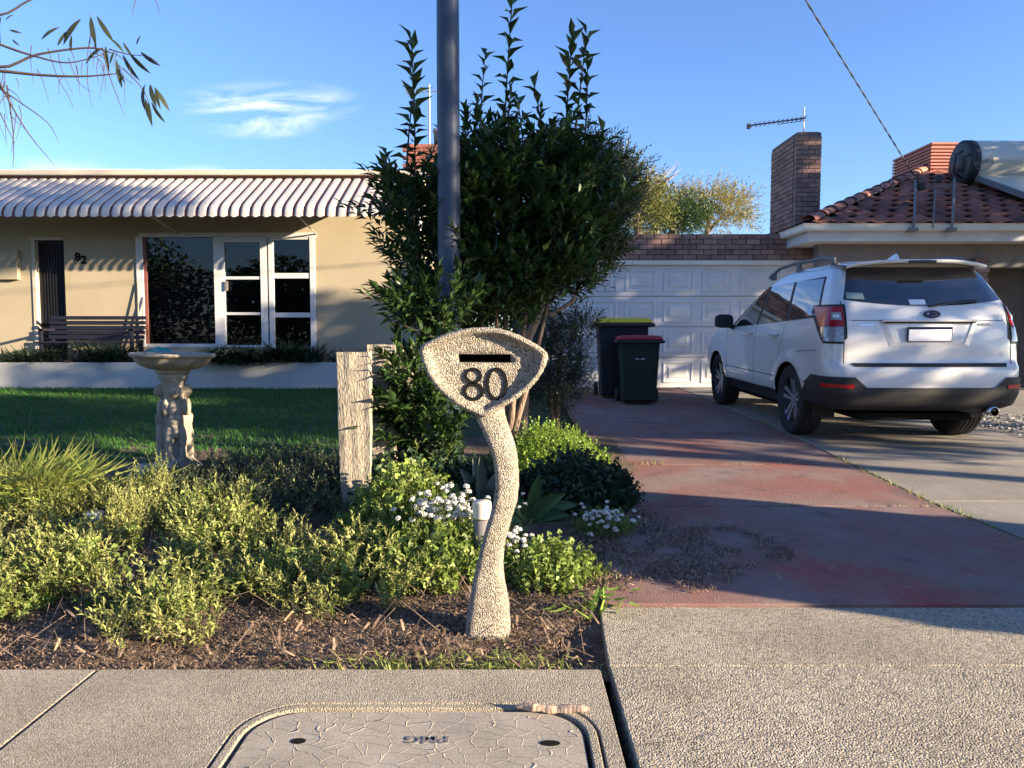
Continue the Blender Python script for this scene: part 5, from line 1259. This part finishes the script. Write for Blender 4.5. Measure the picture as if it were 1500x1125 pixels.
for i in range(7):
    t_ = i / 6; w_ = .085 * math.sin(math.pi * min(1, t_ * .95 + .04)) ** .8; bend = -.10 * (t_ * 2 - 1) ** 2 + .1
    gv += [(-w_, t_, bend), (w_, t_, bend)]
    if i: gf.append((2 * i - 2, 2 * i - 1, 2 * i + 1, 2 * i))
gl_me.from_pydata(gv, [], gf); gl_me.materials.append(M_['gum'])
for (x, y, ang_, L_) in ((87, 40, 215, 30), (98, 46, 240, 24), (118, 28, 235, 42), (133, 25, 280, 40), (142, 24, 300, 38), (105, 52, 265, 22), (150, 70, 215, 36), (155, 68, 268, 32), (165, 58, 310, 22), (180, 62, 300, 22), (200, 66, 60, 14), (206, 76, 325, 34), (180, 80, 300, 38), (190, 78, 315, 36), (170, 88, 275, 36), (172, 100, 300, 24), (212, 124, 275, 38), (220, 124, 290, 38), (226, 128, 300, 36), (213, 145, 280, 34), (218, 150, 275, 32), (222, 150, 300, 30), (2, 25, 250, 18), (8, 30, 40, 14), (14, 44, 345, 18), (18, 58, 320, 14), (0, 45, 270, 18), (140, 55, 270, 22), (168, 75, 250, 20), (228, 130, 285, 30)):
    a = pt(x, y, gY); k = L_ / FPX * gY * 1.05; v = Vector((math.cos(R(ang_)), rnd.uniform(-.3, .3), math.sin(R(ang_)))).normalized(); zx = v.cross(Vector((rnd.uniform(-.4, .4), -1, rnd.uniform(-.4, .4)))).normalized()
    place(gl_me, 'leaf', Matrix.Translation(a) @ Matrix((zx, v, zx.cross(v))).transposed().to_4x4() @ Matrix.Scale(k, 4), gt)

# ---- groundcover in the sunny bed
def mound(x, y):   # plant height
    h = .05 + .24 * max(0, fnoise(x, y, 1.3, 3) + .2) + .11 * fnoise(x, y, 3.2, 7)
    edge = min(1, max(0, (y - 3.02 - .62 * fnoise(x, y, 1.7, 1)) / .35)); back = min(1, max(0, (6.2 - y) / .6))
    return min(max(0, h), .165 if y < 4.2 else max(.08, .165 - (y - 4.2) * .10)) * edge * back
def bed_points(n, x0, x1, y0, y1, ok):
    out_ = []
    while len(out_) < n:
        x, y = rnd.uniform(x0, x1), rnd.uniform(y0, y1)
        if ok(x, y): out_.append((x, y))
    return out_
def sprigs(name, label, cat, pts_, hfun, slen, nleaf, leaf, wd, mat, tpl=LEAF, kind='stuff', parent=None, upz=.9, zlo=.0):
    L_, D_, S_ = [], [], []
    for (x, y) in pts_:
        h = hfun(x, y)
        if h < .015: continue
        p = Vector((x, y, soil_z(x, y) + h * rnd.uniform(zlo, .75))); d_ = Vector((rnd.uniform(-.9, .9), rnd.uniform(-1.0, .6), upz * rnd.uniform(.5, 1.3)))
        s_, l_, r_ = shoot(p, d_, slen * rnd.uniform(.6, 1.3), nleaf, .3, .1, 1.0); L_ += l_; D_ += r_; S_.append((s_, .0018))
    k = len(L_)
    o_ = scatter(name, tpl, [tuple(p) for p in L_], [tuple(d_) for d_ in D_], nrs.normal(0, .35, (k, 3)) + np.array([0, -.2, 1.]), leaf * nrs.uniform(.6, 1.3, k), wd, M_[mat], parent, extra=stick_mesh(S_, 0))
    if parent is None: tag(o_, label, cat)
    o_['kind'] = kind
    return o_
def left_bed(x, y): return x < -.42 - max(0, (3.4 - y)) * .5 and fnoise(x, y, 1.6, 5) > -.30 and fnoise(x, y, 4.0, 8) > -.12 and math.hypot(x + .98, (y - 4.35) * .8) > .27 and math.hypot(x + 2.50, (y - 4.35) * .8) > .20
sprigs('groundcover', 'sunlit grey-green needle-leaved groundcover spreading over the left garden bed', 'groundcover', bed_points(5000, -4.8, -.35, 2.78, 5.3, left_bed), mound, .14, 16, .030, .0050, 'gcover')
sprigs('clover_patch', 'bright green clover leaves growing through the left garden bed', 'groundcover', bed_points(2300, -4.8, -.30, 3.05, 5.4, lambda x, y: left_bed(x, y) and fnoise(x, y, 2.1, 11) > -.05), mound, .09, 5, .017, .017, 'gcover2', TREF, upz=1.2)
def hp_(c, r, h): return lambda x, y: h * max(0, 1 - ((x - c[0]) ** 2 + ((y - c[1])) ** 2) / r ** 2)
def patch(name, label, cat, c, r, h, n, slen, nleaf, leaf, wd, mat, tpl=LEAF, **kw):
    f = hp_(c, r, h); ps = bed_points(n, c[0] - r, c[0] + r, c[1] - r, c[1] + r, lambda x, y: f(x, y) > .02)
    t = thing(name, label, cat, (c[0], c[1], soil_z(*c)))
    o_ = sprigs('foliage', None, None, ps, f, slen, nleaf, leaf, wd, mat, tpl, parent=t, **kw); return t
patch('leafy_plant', 'bright green parsley-like plant at the foot of the sunlit post', 'plant', (-.60, 4.25), .36, .50, 900, .09, 5, .019, .019, 'gcover2', TREF, upz=1.3)
patch('leafy_plant', 'bright green leafy plant in front of the white flowers', 'plant', (-.38, 3.72), .36, .26, 650, .08, 5, .016, .016, 'gcover2', TREF, upz=1.3)
patch('leafy_plant', 'dark green leafy mass behind the flowers at the pole foot', 'plant', (-.60, 5.0), .55, .52, 1100, .10, 6, .022, .022, 'agap', TREF, upz=1.2)
patch('lime_plant', 'lime green low shrub glowing in sun beside the red driveway', 'plant', (.30, 5.95), .48, .42, 1500, .09, 9, .020, .008, 'lime', upz=1.2)
patch('leafy_plant', 'dark green bushy plant spilling onto the red driveway', 'plant', (.42, 5.0), .42, .36, 1100, .10, 6, .020, .020, 'agap', TREF, upz=1.1)
patch('leafy_plant', 'small leafy weeds right of the letterbox stem', 'plant', (.17, 3.62), .26, .16, 420, .08, 5, .015, .015, 'gcover2', TREF, upz=1.2)
patch('dusky_plant', 'low grey-green shrub with dark leaf colour deepening the shade behind the sunlit groundcover', 'plant', (-1.75, 5.3), .75, .30, 1200, .13, 14, .024, .004, 'fine', upz=.9)  # darker leaf colour here puts part of the bed's shade into the planting
patch('dusky_plant', 'shrub with dark leaf colour deepening the shade between the bird bath and the posts', 'plant', (-1.25, 4.85), .5, .25, 700, .12, 12, .022, .004, 'fine', upz=.9)
for (px, py, h, r, lab) in ((232, 690, .30, .11, 'tall sunlit feathery sprig in front of the bird bath foot'), (200, 730, .22, .14, 'broad feathery sprig between grass tuft and bird bath'), (178, 740, .20, .12, 'feathery sprig beside the low white pipe cap')):
    c = gp(px, py + 60); t = patch('upright_sprig', lab, 'plant', (c.x, c.y), r, h * 1.4, 90, .14, 16, .020, .0034, 'gcover', upz=2.5, zlo=.0); t['group'] = 'feathery sprigs'
# yellow-green grass tuft on the left
gt_ = thing('grass_tuft', 'yellow-green tuft of strappy grass on the left of the bed', 'plant', (-3.0, 4.75, .1))
c = pt(48, 760, 4.75); n = 620
loc = np.stack([c.x + nrs.normal(0, .16, n), 4.75 + nrs.normal(0, .12, n), np.full(n, soil_z(c.x, 4.75))], 1); d_ = rdirs(n, .55, .98); d_[:, 0] += .12; L_ = nrs.uniform(.2, .42, n)
scatter('blades', BLADE, np.concatenate([loc, loc + d_ * (L_ * .8)[:, None]]), np.concatenate([d_, d_ + np.array([.25, 0, -.35])]), np.tile([[0, -1., .3]], (2 * n, 1)), np.concatenate([L_ * .85, L_ * .45]), .0055, M_['strap'], gt_)['kind'] = 'stuff'
# weeds by the apron corner
for (px, py, n, ln, lab) in ((862, 890, 16, .15, 'broad-bladed green weed at the apron corner'), (745, 975, 90, .07, 'short grass along the footpath edge below the letterbox'), (640, 975, 80, .06, 'short grass tufts at the footpath edge'), (560, 975, 60, .06, 'sparse grass tufts near the footpath edge'), (835, 850, 60, .10, 'grassy weed right of the letterbox stem')):
    c = gp(px, py); t = thing('weed_tuft', lab, 'weed', c); sp_x = .05 if n < 30 else .13
    loc = np.stack([c.x + nrs.normal(0, sp_x, n), np.maximum(c.y + nrs.normal(0, .05, n), 2.70), np.full(n, 0.0)], 1); loc[:, 2] = [soil_z(a, b) for a, b in loc[:, :2]]
    d_ = rdirs(n, .25, .95); L_ = ln * nrs.uniform(.6, 1.3, n)
    scatter('blades', BLADE, np.concatenate([loc, loc + d_ * (L_ * .8)[:, None]]), np.concatenate([d_, d_ + np.array([0, 0, -.7])]), np.tile([[0, -.3, 1.]], (2 * n, 1)), np.concatenate([L_ * .85, L_ * .5]), .0035 if n > 30 else .009, M_['strap' if n > 30 else 'lime'], t)['kind'] = 'stuff'
# weeds in the driveway joints
n = 900; L_, D_ = [], []
for _ in range(n):
    y = rnd.uniform(3.6, 9); x = bnd(y) + rnd.gauss(0, .012); L_.append((x, y, gz(y) + .0)); 
for _ in range(260):
    y = rnd.choice([4.88, 6.14]) + rnd.gauss(0, .008); L_.append((rnd.uniform(.8, 2.9), y, gz(y)))
k = len(L_); keep = [i for i in range(k) if fnoise(L_[i][0], L_[i][1], 1.7, 2) > -.05]; L_ = [L_[i] for i in keep]; k = len(L_)
o = scatter('joint_weeds', BLADE, L_, rdirs(k, .3, .9), np.tile([[0, -.3, 1.]], (k, 1)), nrs.uniform(.02, .055, k), .003, M_['strap']); tag(o, 'thin line of weeds growing in the driveway joints', 'weeds', kind='stuff')
# white flowers
ball = MB()
for i in range(26):
    v = Vector((rnd.gauss(0, 1), rnd.gauss(0, 1), rnd.gauss(0, 1))).normalized(); v.z = abs(v.z) * .8 - .1; x = v.orthogonal().normalized() * .34; y_ = v.cross(x).normalized() * .34
    ball.add([v * .75 + x, v * .95 + y_, v * .75 - x, v * .95 - y_], [(0, 1, 2, 3)])
ball_me = ball.mesh('flower_head', M_['petal'])
def flowers(label, cpx, cpy, Y, sx, sz, n, h0):
    c = pt(cpx, cpy, Y); t = thing('alyssum', label, 'flowers', (c.x, Y, soil_z(c.x, Y))); st_ = MB()
    for i in range(n):
        p = Vector((c.x + rnd.gauss(0, sx), Y + rnd.uniform(-.16, .16), 0)); gzz = soil_z(p.x, p.y); f = math.exp(-((p.x - c.x) / (1.6 * sx)) ** 2); p.y -= .10; p.z = max(gzz + .05, c.z + .05 + rnd.gauss(0, sz) * (.4 + .6 * f))
        place(ball_me, 'flower_head', Matrix.Translation(p) @ Euler((rnd.uniform(-.4, .4), rnd.uniform(-.4, .4), rnd.uniform(0, 6))).to_matrix().to_4x4() @ Matrix.Scale(rnd.uniform(.012, .021), 4), t)
        st_.tube([(p.x + rnd.uniform(-.03, .03), p.y + .03, gzz - .01), (p.x, p.y, p.z)], .0015, 3, False)
    st_.build('stems', M_['gcover2'], t)['kind'] = 'stuff'
    f = hp_((c.x, Y), sx * 2.6, max(.08, c.z - soil_z(c.x, Y))); ps = bed_points(int(n * 6), c.x - sx * 2.6, c.x + sx * 2.6, Y - .25, Y + .25, lambda x, y: f(x, y) > .02)
    sprigs('foliage', None, None, ps, f, .06, 7, .014, .004, 'gcover2', parent=t, upz=1.3)
flowers('large clump of small white flower heads left of the letterbox stem', 655, 752, 3.98, .125, .065, 120, .2)
flowers('small white flower heads around the white pipe cap', 745, 800, 3.7, .06, .035, 22, .1)
flowers('white flower heads just right of the letterbox stem', 745, 742, 4.1, .05, .04, 14, .1)
flowers('white flower clump in shade at the red driveway edge', 882, 762, 4.35, .085, .035, 46, .1)
# agaves
def agave(label, px, py, Y, leaves, mat):
    c = pt(px, py, Y); c.z = soil_z(c.x, Y); t = thing('agave', label, 'plant', c)
    for (dx, dz, ln, w) in leaves:
        d_ = Vector((dx, rnd.uniform(-.5, .1), dz)).normalized(); sd_ = d_.cross(Vector((0, -1, .3))).normalized(); nn = sd_.cross(d_)
        vs = []
        for i in range(9):
            t_ = i / 8; ww = w * (math.sin(math.pi * (.12 + .88 * t_) ** .9)) ** .8; p = c + d_ * ln * t_ + Vector((0, 0, -.25 * ln * t_ ** 2.5 * (1 if abs(dx) > .3 else .2)))
            vs += [p - sd_ * ww + nn * ww * .5, p - nn * .006, p + sd_ * ww + nn * ww * .5]
        fs = []
        for i in range(8): fs += [(3 * i, 3 * i + 1, 3 * i + 4, 3 * i + 3), (3 * i + 1, 3 * i + 2, 3 * i + 5, 3 * i + 4)]
        MB().add(vs, fs).build('leaf', M_[mat], t, smooth=True)
agave('broad-leaved green agave behind the letterbox stem', 775, 700, 4.55, ((.9, .55, .36, .045), (.6, .8, .38, .045), (.95, .12, .30, .04), (-.5, .8, .34, .04), (.2, 1, .34, .04), (-.9, .4, .28, .04), (.7, .3, .28, .04)), 'agave')
agave('grey-green upright agave between pole and letterbox', 706, 712, 4.75, ((-.35, 1, .42, .035), (.0, 1, .45, .035), (.35, 1, .44, .035), (-.7, .8, .36, .035), (.55, .8, .4, .035), (-.15, 1, .38, .03)), 'agave_grey')
# yellowish seed stems by the post
ys = thing('seeding_stems', 'thin yellow-green stems with small leaf tufts beside the sunlit post', 'plant', gp(590, 790))
for (x0, y0, x1, y1) in ((575, 790, 612, 655), (582, 800, 600, 705), (590, 790, 632, 672), (600, 800, 660, 660), (598, 810, 603, 720), (620, 800, 640, 735), (575, 800, 568, 730)):
    a = pt(x0, y0, 4.1); b = pt(x1, y1, 4.1); MB().tube([a, a.lerp(b, .5) + Vector((-.02, 0, .01)), b], .002, 4).build('stem', M_['strap'], ys)
    sp_, l_, r_ = shoot(b - Vector((0, 0, .02)), Vector((rnd.uniform(-.4, .4), -.3, 1)), .04, 6, .2); scatter('tuft', LEAF, [tuple(p) for p in l_], [tuple(q) for q in r_], np.tile([[0, -.2, 1.]], (6, 1)), .03, .005, M_['strap'], ys)
# lawn grass
n = 60000
gx_, gy_ = nrs.uniform(-12, -1.0, n), 6.1 + 6.3 * nrs.rand(n) ** 1.15
keep = np.array([not (math.hypot(a - BX, b - BY) < .22 or (b < 6.5 and fnoise(a, b, 1.5, 4) > .1)) for a, b in zip(gx_, gy_)]); gx_, gy_ = gx_[keep], gy_[keep]; n = len(gx_)
gzv = np.array([gz(b) + lawn_bump(a, b) for a, b in zip(gx_, gy_)])
o = scatter('lawn_grass', BLADE, np.stack([gx_, gy_, gzv], 1), rdirs(n, .45, .98), np.tile([[0, -.5, 1.]], (n, 1)), nrs.uniform(.03, .06, n), .004, M_['grass']); tag(o, 'short green lawn in front of the planter wall', 'grass', kind='stuff')
# mulch, dry leaves and twigs
def litter(name, label, pts_, L0, L1, wd, mat, dz=.006):
    n = len(pts_); d_ = rdirs(n, -.18, .22); zz = np.array([max(soil_z(a, b), dtop(a, b) - .1 if a > .62 else -1) for a, b in pts_]) + nrs.uniform(.0, .012, n) + dz
    o_ = scatter(name, CHIP, np.column_stack([np.array(pts_), zz]), d_, nrs.normal(0, .3, (n, 3)) + np.array([0, 0, 1.]), nrs.uniform(L0, L1, n) * 1.0, wd, M_[mat]); return tag(o_, label, 'mulch', kind='stuff')
bare = lambda x, y: True
litter('mulch', 'brown bark mulch and dry leaf litter along the footpath edge', bed_points(20000, -4.0, .40, 2.68, 4.1, lambda x, y: (y < 3.5 or rnd.random() < .35) and x < (.33 if y < 3.3 else .62)), .008, .032, .0019, 'mulch')
litter('leaf_litter', 'scattered pale dry gum leaves on the mulch', bed_points(500, -4.0, .36, 2.68, 3.7, bare), .05, .12, .005, 'mulch', .014)
litter('twig_litter', 'thin dry twigs lying across the mulch', bed_points(260, -4.0, .36, 2.74, 3.9, bare), .12, .34, .0016, 'mulch', .02)
def drv(x, y): return ((x - .75) / .62) ** 2 + ((y - 4.05) / .62) ** 2 < 1 + .9 * fnoise(x, y, 2.4, 3) and x > .35 and fnoise(x, y, 6, 1) > -.2
pts_ = bed_points(2600, .35, 1.5, 3.35, 4.8, drv); n = len(pts_)
o = scatter('driveway_litter', CHIP, [(a, b, max(soil_z(a, b) if a < .62 else -1, dtop(a, b)) + rnd.uniform(.003, .014)) for a, b in pts_], rdirs(n, -.15, .2), nrs.normal(0, .3, (n, 3)) + np.array([0, 0, 1.]), nrs.uniform(.015, .06, n), .0022, M_['mulch']); tag(o, 'dark leaf litter spilled onto the red driveway', 'mulch', kind='stuff')
gum_me = MB().add([(v[0] * .13, v[1], .08 * math.sin(3 * v[1])) for v in [(0, 0), (-1, .3), (-.8, .7), (0, 1), (.8, .7), (1, .3)]], [(0, 1, 2, 3, 4, 5)]).mesh('dry_leaf', M_['pale_bark'])
for (px, py, a, k) in ((229, 945, 10, .10), (1147, 828, 80, .05), (1145, 855, 20, .05), (1255, 858, 60, .03)):
    p = gp(px, py); o = place(gum_me, 'dry_leaf', Matrix.Translation(p + Vector((0, 0, .02 if px < 800 else .018))) @ Matrix.Rotation(R(a), 4, 'Z') @ Matrix.Rotation(R(25), 4, 'X') @ Matrix.Scale(k, 4)); tag(o, {229: 'large pale curled dry leaf on the mulch', 1147: 'dry leaf on the shaded red driveway', 1145: 'dry leaf at the sunlit edge of the red driveway', 1255: 'tiny dry leaf on the red driveway'}[px], 'leaf')
n = len(gravel_pts); o = scatter('gravel', CHIP, [(a, b, dtop(a, b) + .008) for a, b in gravel_pts], rdirs(n, -.2, .2), nrs.normal(0, .3, (n, 3)) + np.array([0, 0, 1.]), nrs.uniform(.02, .05, n), .014, M_['rock']); tag(o, 'grey pebbles scattered beside the car', 'gravel', kind='stuff')

# ================================================================== TREES NEXT DOOR THAT SHADE THE YARD (out of frame to the right)
def shade_tree(label, X, Y, blobs, n, leaf=.2):
    t = thing('street_tree', label, 'tree', (X, Y, 0), 'leafy trees on the neighbouring verge'); m = MB(); m.tube([(X, Y, -.2), (X + .05, Y, 1.4), (X, Y + .1, 2.8)], [.16, .13, .10], 9); L_ = []
    for (cy_, cz, ry, rz, w) in blobs:
        m.tube([(X, Y + .1, 2.4), (X, (Y + cy_) / 2, (2.6 + cz) / 2), (X, cy_, cz)], [.08, .05, .02], 6)
        k = int(n * w)
        for _ in range(k):
            v = Vector((rnd.gauss(0, 1), rnd.gauss(0, 1), rnd.gauss(0, 1))).normalized() * rnd.random() ** .36; L_.append((X + v.x * min(ry, 1.5), cy_ + v.y * ry, cz + v.z * rz))
    m.build('trunk', M_['bark'], t, smooth=True); k = len(L_)
    f = scatter('foliage', LEAF, L_, rdirs(k, -.7, .6), rdirs(k), leaf * nrs.uniform(.7, 1.3, k), leaf * .3, M_['shade_tree'], t); f['kind'] = 'stuff'
shade_tree('broad leafy tree on the verge beyond the parked wagon', 12.2, 2.2, [(.9, 5.3, 1.15, 1.5, .2), (2.3, 4.6, 1.2, 1.6, .22), (1.6, 7.1, 1.6, 1.5, .22), (3.5, 3.0, 1.1, 1.2, .08), (3.3, 6.6, .9, .8, .08), (.8, 8.6, 1.0, .8, .08)], 9500)
shade_tree('bushy tree at the side of the brick house', 12.6, 5.2, [(4.6, 3.9, 1.0, 1.9, .22), (5.8, 4.1, 1.1, 1.7, .22), (7.0, 4.15, 1.0, 1.65, .2), (8.2, 4.1, 1.0, 1.65, .2), (4.2, 8.2, 1.4, 1.0, .14)], 11000)
shade_tree('dense tree behind the brick house carport', 13.2, 10.4, [(9.4, 4.2, .9, 1.7, .3), (10.6, 5.2, 1.2, 1.9, .4), (11.9, 4.9, 1.0, 1.4, .25)], 6500)
for i, (X, Y, h, lab) in enumerate(((-14, -19, 6, 'round street tree across the road beside the low cream house'), (-4, -21, 7, 'tall street tree across the road'), (7, -20, 5.5, 'low street tree across the road'), (17, -22, 7.5, 'broad street tree across the road past the hedge end'), (-25, -22, 8, 'big street tree at the far end of the road'))):
    t = thing('street_tree', lab, 'tree', (X, Y, -.1), 'street trees across the road'); MB().tube([(X, Y, -.2), (X + .1, Y, 1.5), (X, Y, h * .6)], [.22, .18, .08], 8).build('trunk', M_['bark'], t, smooth=True)
    k = 3500; v = rdirs(k) * (nrs.rand(k) ** .4)[:, None] * np.array([h * .62, h * .4, h * .42]) + np.array([X, Y, h * .58])
    f = scatter('foliage', LEAF, v, rdirs(k, -.7, .6), rdirs(k), .34 * nrs.uniform(.7, 1.3, k), .11, M_['shade_tree'], t); f['kind'] = 'stuff'
hg = thing('reflection_hedge', 'unseen tall hedge added along the far side of the road to darken window reflections', 'hedge', (-5, -24, 0)); k = 15000  # added behind the camera so the house windows reflect dark foliage
scatter('foliage', LEAF, np.stack([nrs.uniform(-34, 22, k), -24 + nrs.uniform(-.8, .8, k), 5.6 * nrs.rand(k) ** .8 - .1], 1), rdirs(k, -.7, .6), rdirs(k), .42 * nrs.uniform(.7, 1.3, k), .15, M_['shade_tree'], hg)['kind'] = 'stuff'
hx = thing('street_house', 'low cream house with brown roof across the road', 'house', (-2, -30, 0))
MB().box(-14, 10, -38, -30, -.2, 2.8).build('wall', M_['render_cream'], hx); MB().add([(-15, -39, 2.8), (11, -39, 2.8), (11, -29, 2.8), (-15, -29, 2.8), (-10, -34, 5), (6, -34, 5)], [(0, 1, 5, 4), (1, 2, 5), (2, 3, 4, 5), (3, 0, 4), (0, 3, 2, 1)]).build('roof', M_['tile'], hx)
for x in (-11, -6, 3): MB().box(x, x + 2.4, -30, -29.95, .9, 2.2).build('window', M_['car_glass'], hx)
print('objects', len(bpy.data.objects), 'hero leaves', lc, 'garage bricks', nb, 'tiles', cnt, 'chimney bricks', k)
